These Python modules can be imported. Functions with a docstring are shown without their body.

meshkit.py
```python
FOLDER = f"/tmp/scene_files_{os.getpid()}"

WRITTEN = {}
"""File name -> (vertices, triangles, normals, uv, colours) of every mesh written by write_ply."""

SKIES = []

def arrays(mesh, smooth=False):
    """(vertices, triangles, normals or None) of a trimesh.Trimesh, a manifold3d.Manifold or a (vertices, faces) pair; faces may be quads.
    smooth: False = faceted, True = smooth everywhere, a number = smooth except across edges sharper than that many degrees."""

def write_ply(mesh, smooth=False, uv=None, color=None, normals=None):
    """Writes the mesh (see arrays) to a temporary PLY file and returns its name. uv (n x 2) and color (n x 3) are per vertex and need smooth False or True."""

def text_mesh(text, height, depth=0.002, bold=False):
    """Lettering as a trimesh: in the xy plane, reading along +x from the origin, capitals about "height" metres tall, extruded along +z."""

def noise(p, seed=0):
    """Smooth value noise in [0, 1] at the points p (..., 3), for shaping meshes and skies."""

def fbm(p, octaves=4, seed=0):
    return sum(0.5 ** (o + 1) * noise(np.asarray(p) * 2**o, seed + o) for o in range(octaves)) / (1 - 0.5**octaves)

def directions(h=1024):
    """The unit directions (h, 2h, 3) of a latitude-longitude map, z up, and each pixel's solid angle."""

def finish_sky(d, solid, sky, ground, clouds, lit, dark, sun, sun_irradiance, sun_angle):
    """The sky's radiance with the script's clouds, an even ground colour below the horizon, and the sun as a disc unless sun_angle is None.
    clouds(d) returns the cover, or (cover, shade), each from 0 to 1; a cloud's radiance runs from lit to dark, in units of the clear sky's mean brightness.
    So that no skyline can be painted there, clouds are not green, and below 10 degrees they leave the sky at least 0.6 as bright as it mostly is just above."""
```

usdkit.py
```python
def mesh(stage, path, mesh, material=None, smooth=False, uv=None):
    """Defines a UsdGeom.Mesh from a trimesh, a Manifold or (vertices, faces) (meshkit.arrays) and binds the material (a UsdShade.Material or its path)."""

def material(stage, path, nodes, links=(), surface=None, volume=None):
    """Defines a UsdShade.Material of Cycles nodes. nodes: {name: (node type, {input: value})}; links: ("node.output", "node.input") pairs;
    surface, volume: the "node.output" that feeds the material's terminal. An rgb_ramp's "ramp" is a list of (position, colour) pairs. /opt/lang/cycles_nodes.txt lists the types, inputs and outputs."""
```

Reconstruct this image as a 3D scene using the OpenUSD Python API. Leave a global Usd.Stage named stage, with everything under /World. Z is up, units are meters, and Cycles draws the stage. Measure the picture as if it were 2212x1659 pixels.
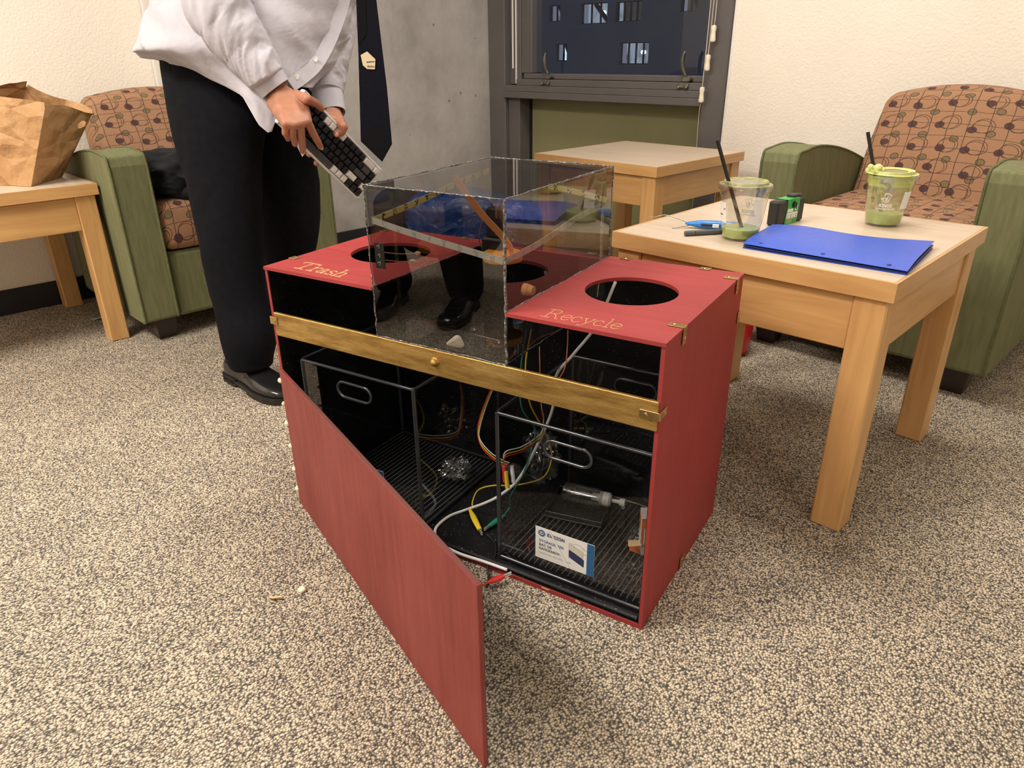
import math, random, numpy as np, trimesh, manifold3d as m3, usdkit, meshkit
from shapely.geometry import Polygon, LineString, Point, box as sbox
from shapely.ops import unary_union
from shapely import affinity
from pxr import Usd, UsdGeom, UsdLux, Gf, Sdf, Vt

stage = Usd.Stage.CreateInMemory()
UsdGeom.SetStageUpAxis(stage, UsdGeom.Tokens.z)
UsdGeom.SetStageMetersPerUnit(stage, 1.0)
UsdGeom.Xform.Define(stage, '/World')
UsdGeom.Scope.Define(stage, '/World/Looks')
A = np.array

# ---------------------------------------------------------------- camera, light, exposure
CAM_H, FPX = 0.8607, 1546.54
FWD, RIGHT, UP = A([-.6480, .6358, -.4190]), A([.7039, .7102, -.0092]), A([-.2917, .3009, .9078])
for v in (FWD,): v /= np.linalg.norm(v)
RIGHT = RIGHT - FWD * (RIGHT @ FWD); RIGHT /= np.linalg.norm(RIGHT); UP = np.cross(RIGHT, FWD)
EYE = A([0, 0, CAM_H])
cam = UsdGeom.Camera.Define(stage, '/World/camera')
cam.CreateHorizontalApertureAttr(36.0); cam.CreateVerticalApertureAttr(27.0)
cam.CreateFocalLengthAttr(36.0 * FPX / 2212); cam.CreateClippingRangeAttr(Gf.Vec2f(.05, 500))
cam.AddTransformOp().Set(Gf.Matrix4d(*RIGHT, 0, *UP, 0, *(-FWD), 0, *EYE, 1))
cam.CreateExposureAttr(.32)

def rect_light(name, loc, w, h, inten, color):
    l = UsdLux.RectLight.Define(stage, '/World/' + name)
    l.CreateWidthAttr(w); l.CreateHeightAttr(h); l.CreateIntensityAttr(inten); l.CreateColorAttr(Gf.Vec3f(*color))
    l.AddTranslateOp().Set(Gf.Vec3d(*loc))
WARM = (1.0, .915, .825)
rect_light('ceiling_light_panel', (-1.8, -.80, 2.56), 1.2, .6, 38, WARM)
rect_light('ceiling_light_panel_001', (-1.0, 1.75, 2.56), 1.2, .6, 15, WARM)
rect_light('ceiling_light_panel_002', (-.5, -2.1, 2.56), 1.2, .6, 12, WARM)
rect_light('ceiling_light_panel_003', (1.2, .4, 2.56), 1.2, .6, 6, WARM)
dome = UsdLux.DomeLight.Define(stage, '/World/night_sky')
dome.CreateIntensityAttr(.055); dome.CreateColorAttr(Gf.Vec3f(.62, .68, 1.0))

# ---------------------------------------------------------------- helpers
names = {}
def path_for(parent, name):
    base = str(parent.GetPath()) if parent is not None else '/World'
    k = (base, name); n = names.get(k, 0); names[k] = n + 1
    return f'{base}/{name}' + (f'_{n:03d}' if n else '')
def tag(p, label=None, cat=None, group=None, kind=None):
    for k, v in (('label', label), ('category', cat), ('group', group), ('kind', kind)):
        if v: p.SetCustomDataByKey(k, v)
    return p
def thing(name, label=None, cat=None, loc=(0, 0, 0), rotz=0, group=None, kind=None, parent=None):
    x = UsdGeom.Xform.Define(stage, path_for(parent, name))
    x.AddTranslateOp().Set(Gf.Vec3d(*map(float, loc))); x.AddRotateZOp().Set(float(rotz))
    return tag(x.GetPrim(), label, cat, group, kind)
def obj(name, mesh, mat, parent=None, smooth=False, label=None, cat=None, group=None, kind=None, uv=None):
    if isinstance(mesh, list): mesh = trimesh.util.concatenate(mesh)
    p = usdkit.mesh(stage, path_for(parent, name), mesh, MAT[mat], smooth, uv).GetPrim()
    return tag(p, label, cat, group, kind)
def struct(name, mesh, mat, parent=None, smooth=False):
    return obj(name, mesh, mat, parent, smooth, kind='structure' if parent is None else None)
def dup(root, loc, rotz, label, cat=None, group=None):
    was = root.GetCustomData()
    r = thing(root.GetName().rstrip('0123456789_'), label, cat or was['category'], loc, rotz, group or was.get('group'))
    r.GetReferences().AddInternalReference(root.GetPath()); r.SetInstanceable(True)
    return r

def cb(x0, x1, y0, y1, z0, z1, c=.002):
    """a box with chamfered edges"""
    c = min(c, .49 * (x1 - x0), .49 * (y1 - y0), .49 * (z1 - z0))
    if c <= 0: return bx(x0, x1, y0, y1, z0, z1)
    p = []
    for x, sx in ((x0, 1), (x1, -1)):
        for y, sy in ((y0, 1), (y1, -1)):
            for z, sz in ((z0, 1), (z1, -1)):
                p += [(x + sx * c, y + sy * c, z), (x + sx * c, y, z + sz * c), (x, y + sy * c, z + sz * c)]
    return man(m3.Manifold.hull_points(np.array(p, float)))
def bx(x0, x1, y0, y1, z0, z1):
    m = trimesh.creation.box((x1 - x0, y1 - y0, z1 - z0)); m.apply_translation(((x0 + x1) / 2, (y0 + y1) / 2, (z0 + z1) / 2)); return m
def man(m):
    a = m.to_mesh(); return trimesh.Trimesh(np.array(a.vert_properties[:, :3], float), np.array(a.tri_verts), process=False)
def toman(t):
    t = t.copy(); t.merge_vertices()
    return m3.Manifold(m3.Mesh(np.asarray(t.vertices, np.float32), np.asarray(t.faces, np.uint32)))
def rot(m, deg, axis, at=(0, 0, 0)):
    m.apply_transform(trimesh.transformations.rotation_matrix(math.radians(deg), axis, at)); return m
def mv(m, x, y, z): m.apply_translation((x, y, z)); return m
def extr(poly, h, z=0):
    gs = getattr(poly, 'geoms', [poly])
    m = trimesh.util.concatenate([trimesh.creation.extrude_polygon(g, h, engine='earcut') for g in gs if g.area > 1e-9])
    return mv(m, 0, 0, z)
def frame(m, o, ex, ey, ez=None):
    ex, ey = A(ex, float), A(ey, float); ez = np.cross(ex, ey) if ez is None else A(ez, float)
    T = np.eye(4); T[:3, 0], T[:3, 1], T[:3, 2], T[:3, 3] = ex, ey, ez, o
    m.apply_transform(T); return m
def smoothline(pts, n=8):
    """Catmull-Rom through the points"""
    P = A(pts, float); P = np.vstack([2 * P[0] - P[1], P, 2 * P[-1] - P[-2]]); out = []
    for i in range(1, len(P) - 2):
        for t in np.linspace(0, 1, n, endpoint=False):
            a, b, c, d = P[i - 1:i + 3]
            out.append(.5 * (2 * b + (c - a) * t + (2 * a - 5 * b + 4 * c - d) * t * t + (3 * b - a - 3 * c + d) * t ** 3))
    return A(out + [P[-2]])
def tube(pts, r, sides=8, smooth=8, flat=None):
    """swept tube; r a number or one per input point; flat = (axis vector, ratio) squashes it"""
    P = smoothline(pts, smooth) if smooth else A(pts, float)
    R = np.interp(np.linspace(0, 1, len(P)), np.linspace(0, 1, len(pts)), r) if np.ndim(r) else np.full(len(P), float(r))
    T = np.gradient(P, axis=0); T /= np.linalg.norm(T, axis=1)[:, None] + 1e-12
    u = np.cross(T[0], [0, 0, 1.]) if abs(T[0][2]) < .9 else np.cross(T[0], [1., 0, 0]); u /= np.linalg.norm(u)
    V = []
    for p, t, k in zip(P, T, R):
        u = u - t * (u @ t); u /= np.linalg.norm(u); w = np.cross(t, u)
        for q in np.linspace(0, 2 * np.pi, sides, endpoint=False):
            V.append(p + k * (math.cos(q) * u + math.sin(q) * w))
    return loft_faces(A(V), len(P), sides)
def loft_faces(V, n, s, caps=True):
    F = []
    for i in range(n - 1):
        for j in range(s):
            a, b = i * s + j, i * s + (j + 1) % s
            F += [(a, b, b + s), (a, b + s, a + s)]
    if caps:
        V = np.vstack([V, V[:s].mean(0), V[-s:].mean(0)])
        for j in range(s):
            F += [(len(V) - 2, (j + 1) % s, j), (len(V) - 1, (n - 1) * s + j, (n - 1) * s + (j + 1) % s)]
    return trimesh.Trimesh(V, F, process=False)
def ribbon(pts, w, t, n, smooth=8):
    """flat band along pts; n = its normal"""
    P = smoothline(pts, smooth) if smooth else A(pts, float)
    T = np.gradient(P, axis=0); T /= np.linalg.norm(T, axis=1)[:, None]
    n = A(n, float); V = []
    for i, (p, tt) in enumerate(zip(P, T)):
        nn = n[i] if n.ndim == 2 else n
        s = np.cross(tt, nn); s /= np.linalg.norm(s); k = np.cross(s, tt)
        V += [p + s * w / 2 + k * t / 2, p - s * w / 2 + k * t / 2, p - s * w / 2 - k * t / 2, p + s * w / 2 - k * t / 2]
    m = loft_faces(A(V), len(P), 4); m.fix_normals(); return m
def lathe(prof, n=32, caps=True):
    prof = A(prof, float); V = []
    for r, z in prof:
        for q in np.linspace(0, 2 * np.pi, n, endpoint=False): V.append((max(r, 1e-5) * math.cos(q), max(r, 1e-5) * math.sin(q), z))
    return loft_faces(A(V), len(prof), n, caps)
def ball(c, r, sub=2):
    m = trimesh.creation.icosphere(subdivisions=sub, radius=1.0); m.apply_scale(r if np.ndim(r) == 0 else list(r)); return mv(m, *c)
def on(px, py, p0, n=(-.9, .43, 0)):
    """the point where the sight line through a pixel of the 2212 x 1659 frame meets the plane through p0 with normal n"""
    d = FWD + RIGHT * (px - 1106) / FPX - UP * (py - 829.5) / FPX; n = A(n, float)
    return EYE + d * ((A(p0, float) - EYE) @ n) / (d @ n)
def at_z(px, py, z): return on(px, py, (0, 0, z), (0, 0, 1))
def at_depth(px, py, k): return EYE + k * (FWD + RIGHT * (px - 1106) / FPX - UP * (py - 829.5) / FPX)
def text(s, h, depth=.0004, bold=False): return meshkit.text_mesh(s, h, depth, bold)
def sphere_hull(joints, bones, seg=14):
    """union of the hulls of the spheres at each bone's two joints; joints: name -> (point, radius)"""
    parts = []
    for a, b in bones:
        s = [m3.Manifold.sphere(joints[k][1], seg).translate(list(map(float, joints[k][0]))) for k in (a, b)]
        parts.append(m3.Manifold.batch_hull(s))
    return m3.Manifold.batch_boolean(parts, m3.OpType.Add)
def soften(m, edge, it=10, lamb=.5):
    t = man(m.refine_to_length(edge)); t.merge_vertices()
    trimesh.smoothing.filter_taubin(t, lamb=lamb, nu=lamb + .03, iterations=it); return t

# ---------------------------------------------------------------- materials
MAT = {}
def mat(name, nodes, links=(), surface='p.BSDF'):
    MAT[name] = usdkit.material(stage, '/World/Looks/' + name, nodes, links, surface)
def plain(name, col, rough=.5, metal=0, **k):
    mat(name, {'p': ('principled_bsdf', dict(base_color=col, roughness=rough, metallic=metal, **k))})
def mottled(name, c1, c2, scale, rough=.5, metal=0, bump=0, stretch=(1, 1, 1), detail=4, lo=.35, hi=.65, bscale=None, obj_space=True, **k):
    nd = {'tc': ('texture_coordinate', {}), 'mp': ('mapping', {'scale': stretch}), 'n': ('noise_texture', {'scale': scale, 'detail': detail}),
          'r': ('rgb_ramp', {'ramp': [(lo, c1), (hi, c2)]}), 'p': ('principled_bsdf', dict(roughness=rough, metallic=metal, **k))}
    ln = [('tc.object', 'mp.vector'), ('mp.vector', 'n.vector'), ('n.fac', 'r.fac'), ('r.color', 'p.base_color')]
    if bump:
        nd['n2'] = ('noise_texture', {'scale': bscale or scale * 3, 'detail': 3}); nd['b'] = ('bump', {'strength': 1.0, 'distance': bump})
        ln += [('mp.vector', 'n2.vector'), ('n2.fac', 'b.height'), ('b.normal', 'p.normal')]
    mat(name, nd, ln)

mottled('wall_paint', (.80, .745, .655), (.83, .775, .685), 3, .75, bump=.0016, bscale=120)
mottled('bead_paint', (.74, .72, .68), (.8, .78, .74), 4, .4)
mottled('ceiling_tile', (.72, .7, .66), (.8, .78, .74), 60, .9)
plain('black_rubber', (.012, .013, .018), .35)
plain('far_wall', (.78, .73, .66), .8)
mat('concrete', {'tc': ('texture_coordinate', {}), 'n': ('noise_texture', {'scale': 3.2, 'detail': 7, 'roughness': .62}), 'r': ('rgb_ramp', {'ramp': [(.32, (.31, .295, .275)), (.5, (.41, .39, .37)), (.68, (.49, .47, .445))]}),
    'v': ('voronoi_texture', {'scale': 9, 'randomness': 1}), 'n3': ('noise_texture', {'scale': 40, 'detail': 3}), 'pit': ('rgb_ramp', {'ramp': [(.0, (.25, .23, .2)), (.045, (.25, .23, .2)), (.07, (1, 1, 1))]}), 'mx': ('mix', {'mix_type': 'multiply', 'fac': .75}),
    'n2': ('noise_texture', {'scale': 25, 'detail': 6}), 'b': ('bump', {'strength': 1, 'distance': .0025}), 'p': ('principled_bsdf', {'roughness': .6})},
    [('tc.object', 'n.vector'), ('tc.object', 'v.vector'), ('tc.object', 'n2.vector'), ('n.fac', 'r.fac'), ('r.color', 'mx.color1'), ('v.distance', 'pit.fac'), ('pit.color', 'mx.color2'), ('mx.color', 'p.base_color'), ('n2.fac', 'b.height'), ('b.normal', 'p.normal')])
# loop-pile carpet: small domed loops in mixed yarn colours
mat('carpet', {'tc': ('texture_coordinate', {}), 'mp': ('mapping', {'scale': (1, .8, 1), 'rotation': (0, 0, .35)}), 'mp2': ('mapping', {'scale': (.45, 1.5, 1), 'rotation': (0, 0, .35)}),
    'nw': ('noise_texture', {'scale': 180, 'detail': 2}), 'nwm': ('vector_math', {'math_type': 'multiply_add', 'vector2': (.0025, .0025, .0025)}),
    'v': ('voronoi_texture', {'scale': 300, 'randomness': 1}), 'wn': ('separate_color', {}), 'n': ('noise_texture', {'scale': 95, 'detail': 2}), 'ad': ('math', {'math_type': 'multiply_add', 'value2': .34}), 'sc': ('math', {'math_type': 'multiply_add', 'value2': .34, 'value3': .0}),
    'big': ('noise_texture', {'scale': 9, 'detail': 5}), 'bigm': ('math', {'math_type': 'multiply_add', 'value2': .18, 'value3': -.10}), 'ad2': ('math', {'math_type': 'add'}), 'dd': ('math', {'math_type': 'multiply_add', 'value2': -1.0, 'value3': .555}), 'ad3': ('math', {'math_type': 'add'}),
    'r': ('rgb_ramp', {'ramp': [(.08, (.075, .070, .067)), (.28, (.21, .183, .15)), (.48, (.46, .385, .285)), (.68, (.74, .63, .465)), (.95, (.86, .76, .59))]}),
    'inv': ('math', {'math_type': 'multiply', 'value2': -1}), 'b': ('bump', {'strength': 1, 'distance': .003}), 'p': ('principled_bsdf', {'roughness': .95, 'specular_ior_level': .15})},
    [('tc.object', 'mp.vector'), ('tc.object', 'mp2.vector'), ('tc.object', 'nw.vector'), ('nw.color', 'nwm.vector1'), ('mp.vector', 'nwm.vector3'), ('nwm.vector', 'v.vector'), ('v.color', 'wn.color'), ('mp2.vector', 'n.vector'), ('n.fac', 'sc.value1'), ('wn.r', 'ad.value1'), ('sc.value', 'ad.value3'),
     ('tc.object', 'big.vector'), ('big.fac', 'bigm.value1'), ('ad.value', 'ad2.value1'), ('bigm.value', 'ad2.value2'), ('v.distance', 'dd.value1'), ('ad2.value', 'ad3.value1'), ('dd.value', 'ad3.value2'), ('ad3.value', 'r.fac'), ('r.color', 'p.base_color'), ('v.distance', 'inv.value1'), ('inv.value', 'b.height'), ('b.normal', 'p.normal')])
def wood(name, axis, c1, c2, rough=.35, sc=1.0):
    st = [14, 14, 14]; st[axis] = 1.1
    mat(name, {'tc': ('texture_coordinate', {}), 'mp': ('mapping', {'scale': tuple(s * sc for s in st)}), 'n': ('noise_texture', {'scale': 3, 'detail': 6, 'distortion': 1.2}), 'r': ('rgb_ramp', {'ramp': [(.3, c1), (.7, c2)]}),
        'oi': ('geometry', {}), 'p': ('principled_bsdf', {'roughness': rough})}, [('tc.object', 'mp.vector'), ('mp.vector', 'n.vector'), ('n.fac', 'r.fac'), ('r.color', 'p.base_color')])
for i, ax in enumerate('xyz'): wood('maple_' + ax, i, (.52, .285, .105), (.65, .385, .155))
wood('laminate', 0, (.545, .435, .325), (.62, .51, .40), .32, .7)
mottled('green_fabric', (.135, .142, .064), (.175, .183, .086), 90, .9, stretch=(1, 1, .12), bump=.0006, bscale=500)
mottled('green_piping', (.095, .105, .042), (.125, .138, .056), 90, .9)
plain('dark_wood', (.025, .014, .012), .4)
# upholstery print: wobbly grid, pen-drawn rings, plum and olive dots
def ring_nodes():
    nd = {'tc': ('texture_coordinate', {}), 'sx': ('separate_xyz', {}), 'ad': ('math', {'math_type': 'add'}), 'cx': ('combine_xyz', {'z': 0}),
          'nz': ('noise_texture', {'scale': 14, 'detail': 1}), 'wob': ('vector_math', {'math_type': 'multiply_add', 'vector2': (.009, .009, 0)}), 'base': ('mix', {}), }
    ln = [('tc.object', 'sx.vector'), ('sx.x', 'cx.x'), ('sx.y', 'ad.value1'), ('sx.z', 'ad.value2'), ('ad.value', 'cx.y'), ('cx.vector', 'nz.vector'), ('nz.color', 'wob.vector1'), ('cx.vector', 'wob.vector3')]
    fac = []
    def band(src, lo, hi, nm):  # 1 where lo < value < hi
        nd[nm + 'a'] = ('math', {'math_type': 'greater_than', 'value2': lo}); nd[nm + 'b'] = ('math', {'math_type': 'less_than', 'value2': hi}); nd[nm] = ('math', {'math_type': 'multiply'})
        ln.extend([(src, nm + 'a.value1'), (src, nm + 'b.value1'), (nm + 'a.value', nm + '.value1'), (nm + 'b.value', nm + '.value2')]); return nm + '.value'
    def vor(nm, off, scale, rnd):
        nd[nm + 'm'] = ('mapping', {'location': off, 'scale': (scale, scale, 1)}); nd[nm] = ('voronoi_texture', {'dimensions': '2D', 'scale': 1.0, 'randomness': rnd})
        ln.extend([('wob.vector', nm + 'm.vector'), (nm + 'm.vector', nm + '.vector')])
    vor('r1', (0, 0, 0), 11.4, .24); vor('r2', (.055, .035, 0), 11.4, .24); vor('d1', (.37, .21, 0), 11.4, .42); vor('d2', (.83, .66, 0), 11.4, .42)
    lines = [band('r1.distance', .30, .324, 'k1'), band('r2.distance', .268, .29, 'k2'), band('d2.distance', .125, .15, 'k3')]
    # grid
    nd['sw'] = ('separate_xyz', {}); ln.append(('wob.vector', 'sw.vector'))
    for nm, o, s in (('gx', 'sw.x', 19.0), ('gy', 'sw.y', 21.0)):
        nd[nm + 's'] = ('math', {'math_type': 'multiply', 'value2': s}); nd[nm + 'f'] = ('math', {'math_type': 'fraction'}); nd[nm] = ('math', {'math_type': 'less_than', 'value2': .04})
        ln.extend([(o, nm + 's.value1'), (nm + 's.value', nm + 'f.value1'), (nm + 'f.value', nm + '.value1')]); lines.append(nm + '.value')
    cur = lines[0]
    for i, l in enumerate(lines[1:]):
        nd[f'mx{i}'] = ('math', {'math_type': 'maximum'}); ln.extend([(cur, f'mx{i}.value1'), (l, f'mx{i}.value2')]); cur = f'mx{i}.value'
    nd['dot1'] = ('math', {'math_type': 'less_than', 'value2': .155}); ln.append(('d1.distance', 'dot1.value1'))
    nd['dot2'] = ('math', {'math_type': 'less_than', 'value2': .135}); ln.append(('d2.distance', 'dot2.value1'))
    nd['fine'] = ('noise_texture', {'scale': 700, 'detail': 2}); nd['fr'] = ('rgb_ramp', {'ramp': [(.3, (.28, .147, .076)), (.7, (.35, .187, .102))]}); ln.extend([('tc.object', 'fine.vector'), ('fine.fac', 'fr.fac')])
    nd['c2'] = ('mix', {'color2': (.17, .12, .055)}); nd['c1'] = ('mix', {'color2': (.075, .03, .028)}); nd['cl'] = ('mix', {'color2': (.035, .017, .012)}); nd['lf'] = ('math', {'math_type': 'multiply', 'value2': .88})
    nd['p'] = ('principled_bsdf', {'roughness': .85}); nd['bb'] = ('bump', {'strength': .5, 'distance': .0006})
    ln.extend([('fr.color', 'c2.color1'), ('dot2.value', 'c2.fac'), ('c2.color', 'c1.color1'), ('dot1.value', 'c1.fac'), ('c1.color', 'cl.color1'), (cur, 'lf.value1'), ('lf.value', 'cl.fac'), ('cl.color', 'p.base_color'), ('fine.fac', 'bb.height'), ('bb.normal', 'p.normal')])
    del nd['base']
    return nd, ln
mat('ring_fabric', *ring_nodes())
mottled('window_metal', (.098, .089, .085), (.11, .10, .096), 6, .5)
mottled('green_panel', (.215, .205, .098), (.235, .225, .11), 3, .6)
def pane(name, col, gloss=.02, ior=1.5, bump=None):
    """thin clear sheet: it mirrors on its outward faces only, so that light inside the sheet is not trapped"""
    mat(name, {'t': ('transparent_bsdf', {'color': col}), 'g': ('glossy_bsdf', {'color': (1, 1, 1), 'roughness': gloss}), 'f': ('fresnel', {'IOR': ior}), 'm': ('mix_closure', {}), 'ge': ('geometry', {}), 'o': ('math', {'math_type': 'subtract', 'value1': 1.0}), 'x': ('math', {'math_type': 'multiply'})},
        [('ge.backfacing', 'o.value2'), ('o.value', 'x.value1'), ('f.fac', 'x.value2'), ('x.value', 'm.fac'), ('t.BSDF', 'm.closure1'), ('g.BSDF', 'm.closure2')], 'm.closure')
pane('window_glass', (.93, .95, .95))
pane('smoked_acrylic', (.755, .745, .735), .012, 1.78)
def sheet(name, col, gloss, r0):
    """one-surface clear sheet that mirrors alike on both sides (Schlick)"""
    mat(name, {'t': ('transparent_bsdf', {'color': col}), 'g': ('glossy_bsdf', {'color': (1, 1, 1), 'roughness': gloss}), 'w': ('layer_weight', {'blend': .5}), 'pw': ('math', {'math_type': 'power', 'value2': 5.0}), 'ma': ('math', {'math_type': 'multiply_add', 'value2': 1 - r0, 'value3': r0}), 'm': ('mix_closure', {})},
        [('w.facing', 'pw.value1'), ('pw.value', 'ma.value1'), ('ma.value', 'm.fac'), ('t.BSDF', 'm.closure1'), ('g.BSDF', 'm.closure2')], 'm.closure')
sheet('clear_plastic', (.92, .93, .93), .03, .075)
sheet('cup_plastic', (.93, .935, .91), .10, .11)
sheet('bottle_plastic', (.80, .82, .83), .08, .16)
sheet('bag_film', (.82, .85, .87), .14, .22)
plain('clear_edge', (.032, .035, .04), .08, coat_weight=.8); plain('rib_edge', (.13, .135, .14), .25)
plain('clear_solid', (.95, .97, .97), .03, transmission_weight=1.0, ior=1.49)
mat('glue_seam', {'n': ('noise_texture', {'scale': 260, 'detail': 3}), 'r': ('rgb_ramp', {'ramp': [(.35, (.03, .03, .03)), (.55, (.14, .14, .135)), (.7, (.42, .42, .41))]}), 'b': ('bump', {'strength': 1, 'distance': .002}), 'p': ('principled_bsdf', {'roughness': .25})},
    [('n.fac', 'r.fac'), ('r.color', 'p.base_color'), ('n.fac', 'b.height'), ('b.normal', 'p.normal')])
def painted(name, c1, c2, axis, rough, **k):
    st = [30, 30, 30]; st[axis] = 2.2
    mat(name, {'tc': ('texture_coordinate', {}), 'mp': ('mapping', {'scale': tuple(st)}), 'n': ('noise_texture', {'scale': 1.6, 'detail': 7, 'roughness': .65}), 'n2': ('noise_texture', {'scale': 5, 'detail': 4}), 'mx': ('mix', {'fac': .45}), 'r': ('rgb_ramp', {'ramp': [(.34, c1), (.64, c2)]}),
        'b': ('bump', {'strength': 1, 'distance': .0009}), 'p': ('principled_bsdf', dict(roughness=rough, **k))},
        [('tc.object', 'mp.vector'), ('mp.vector', 'n.vector'), ('tc.object', 'n2.vector'), ('n.color', 'mx.color1'), ('n2.color', 'mx.color2'), ('mx.color', 'r.fac'), ('r.color', 'p.base_color'), ('n.fac', 'b.height'), ('b.normal', 'p.normal')])
for i, ax in enumerate('xyz'): painted('red_paint_' + ax, (.245, .019, .020), (.35, .038, .037), i, .62)
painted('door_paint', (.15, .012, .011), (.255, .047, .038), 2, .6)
mat('black_paint', {'tc': ('texture_coordinate', {}), 'n': ('noise_texture', {'scale': 260, 'detail': 2}), 'r': ('rgb_ramp', {'ramp': [(.0, (.006, .006, .007)), (.68, (.007, .007, .008)), (.74, (.2, .2, .19))]}), 'n2': ('noise_texture', {'scale': 6}), 'rr': ('rgb_ramp', {'ramp': [(.4, (.3, .3, .3)), (.6, (.55, .55, .55))]}), 'p': ('principled_bsdf', {'roughness': .4, 'specular_ior_level': .25})},
    [('tc.object', 'n.vector'), ('tc.object', 'n2.vector'), ('n.fac', 'r.fac'), ('r.color', 'p.base_color'), ('n2.fac', 'rr.fac'), ('rr.color', 'p.roughness')])
mat('gold_paint', {'tc': ('texture_coordinate', {}), 'mp': ('mapping', {'scale': (1, 1, 7)}), 'n': ('noise_texture', {'scale': 9, 'detail': 7, 'roughness': .7}), 'r': ('rgb_ramp', {'ramp': [(.34, (.24, .13, .03)), (.52, (.46, .29, .085)), (.70, (.62, .43, .16))]}), 'n2': ('noise_texture', {'scale': 800, 'detail': 3}), 'b': ('bump', {'strength': .8, 'distance': .0009}), 'p': ('principled_bsdf', {'roughness': .42, 'metallic': .75})},
    [('tc.object', 'mp.vector'), ('mp.vector', 'n.vector'), ('tc.object', 'n2.vector'), ('n.fac', 'r.fac'), ('r.color', 'p.base_color'), ('n2.fac', 'b.height'), ('b.normal', 'p.normal')])
mottled('brass', (.42, .29, .12), (.56, .41, .19), 40, .36, 1)
plain('lettering_gold', (.50, .31, .13), .6)
plain('lettering_dark', (.07, .018, .012), .6)
plain('hot_glue', (.8, .7, .52), .35, subsurface_weight=.2)
plain('raw_wood', (.6, .42, .22), .7)

# ---------------------------------------------------------------- the room
XL, XC, YB = -3.11, -3.015, 2.83       # white wall, concrete wall, window wall
struct('floor', bx(-3.4, 2.6, -3.1, 3.1, -.05, 0), 'carpet')
struct('ceiling', bx(-3.4, 2.6, -3.1, 3.1, 2.6, 2.7), 'ceiling_tile')
struct('wall_left', bx(XL - .12, XL, -3.1, 1.165, 0, 2.6), 'wall_paint')
struct('wall_corner', cb(XC - .25, XC, 1.172, YB + .14, 0, 2.6, .006), 'concrete')
t = thing('trim_1', kind='structure')
obj('corner_bead', cb(XL, XL + .014, 1.135, 1.168, 0, 2.6, .002), 'bead_paint', t); obj('return_strip', bx(XL, XC - .002, 1.165, 1.172, 0, 2.6), 'wall_paint', t)
struct('baseboard_left', cb(XL, XL + .008, -3.1, 1.165, 0, .092, .003), 'black_rubber')
struct('baseboard_corner', cb(XC, XC + .008, 1.165, YB - .01, 0, .092, .003), 'black_rubber')
struct('wall_right', bx(-1.612, 2.6, YB, YB + .14, 0, 2.6), 'wall_paint')
struct('trim_2', cb(-1.622, -1.611, YB - .004, YB + .05, 0, 2.6, .002), 'bead_paint')
struct('baseboard_right', cb(-1.6, 2.6, YB - .008, YB, 0, .092, .003), 'black_rubber')
struct('wall_side', bx(2.5, 2.6, -3.1, 3.1, 0, 2.6), 'far_wall')
struct('wall_rear', bx(-3.4, 2.6, -3.1, -3.0, 0, 2.6), 'far_wall')

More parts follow.
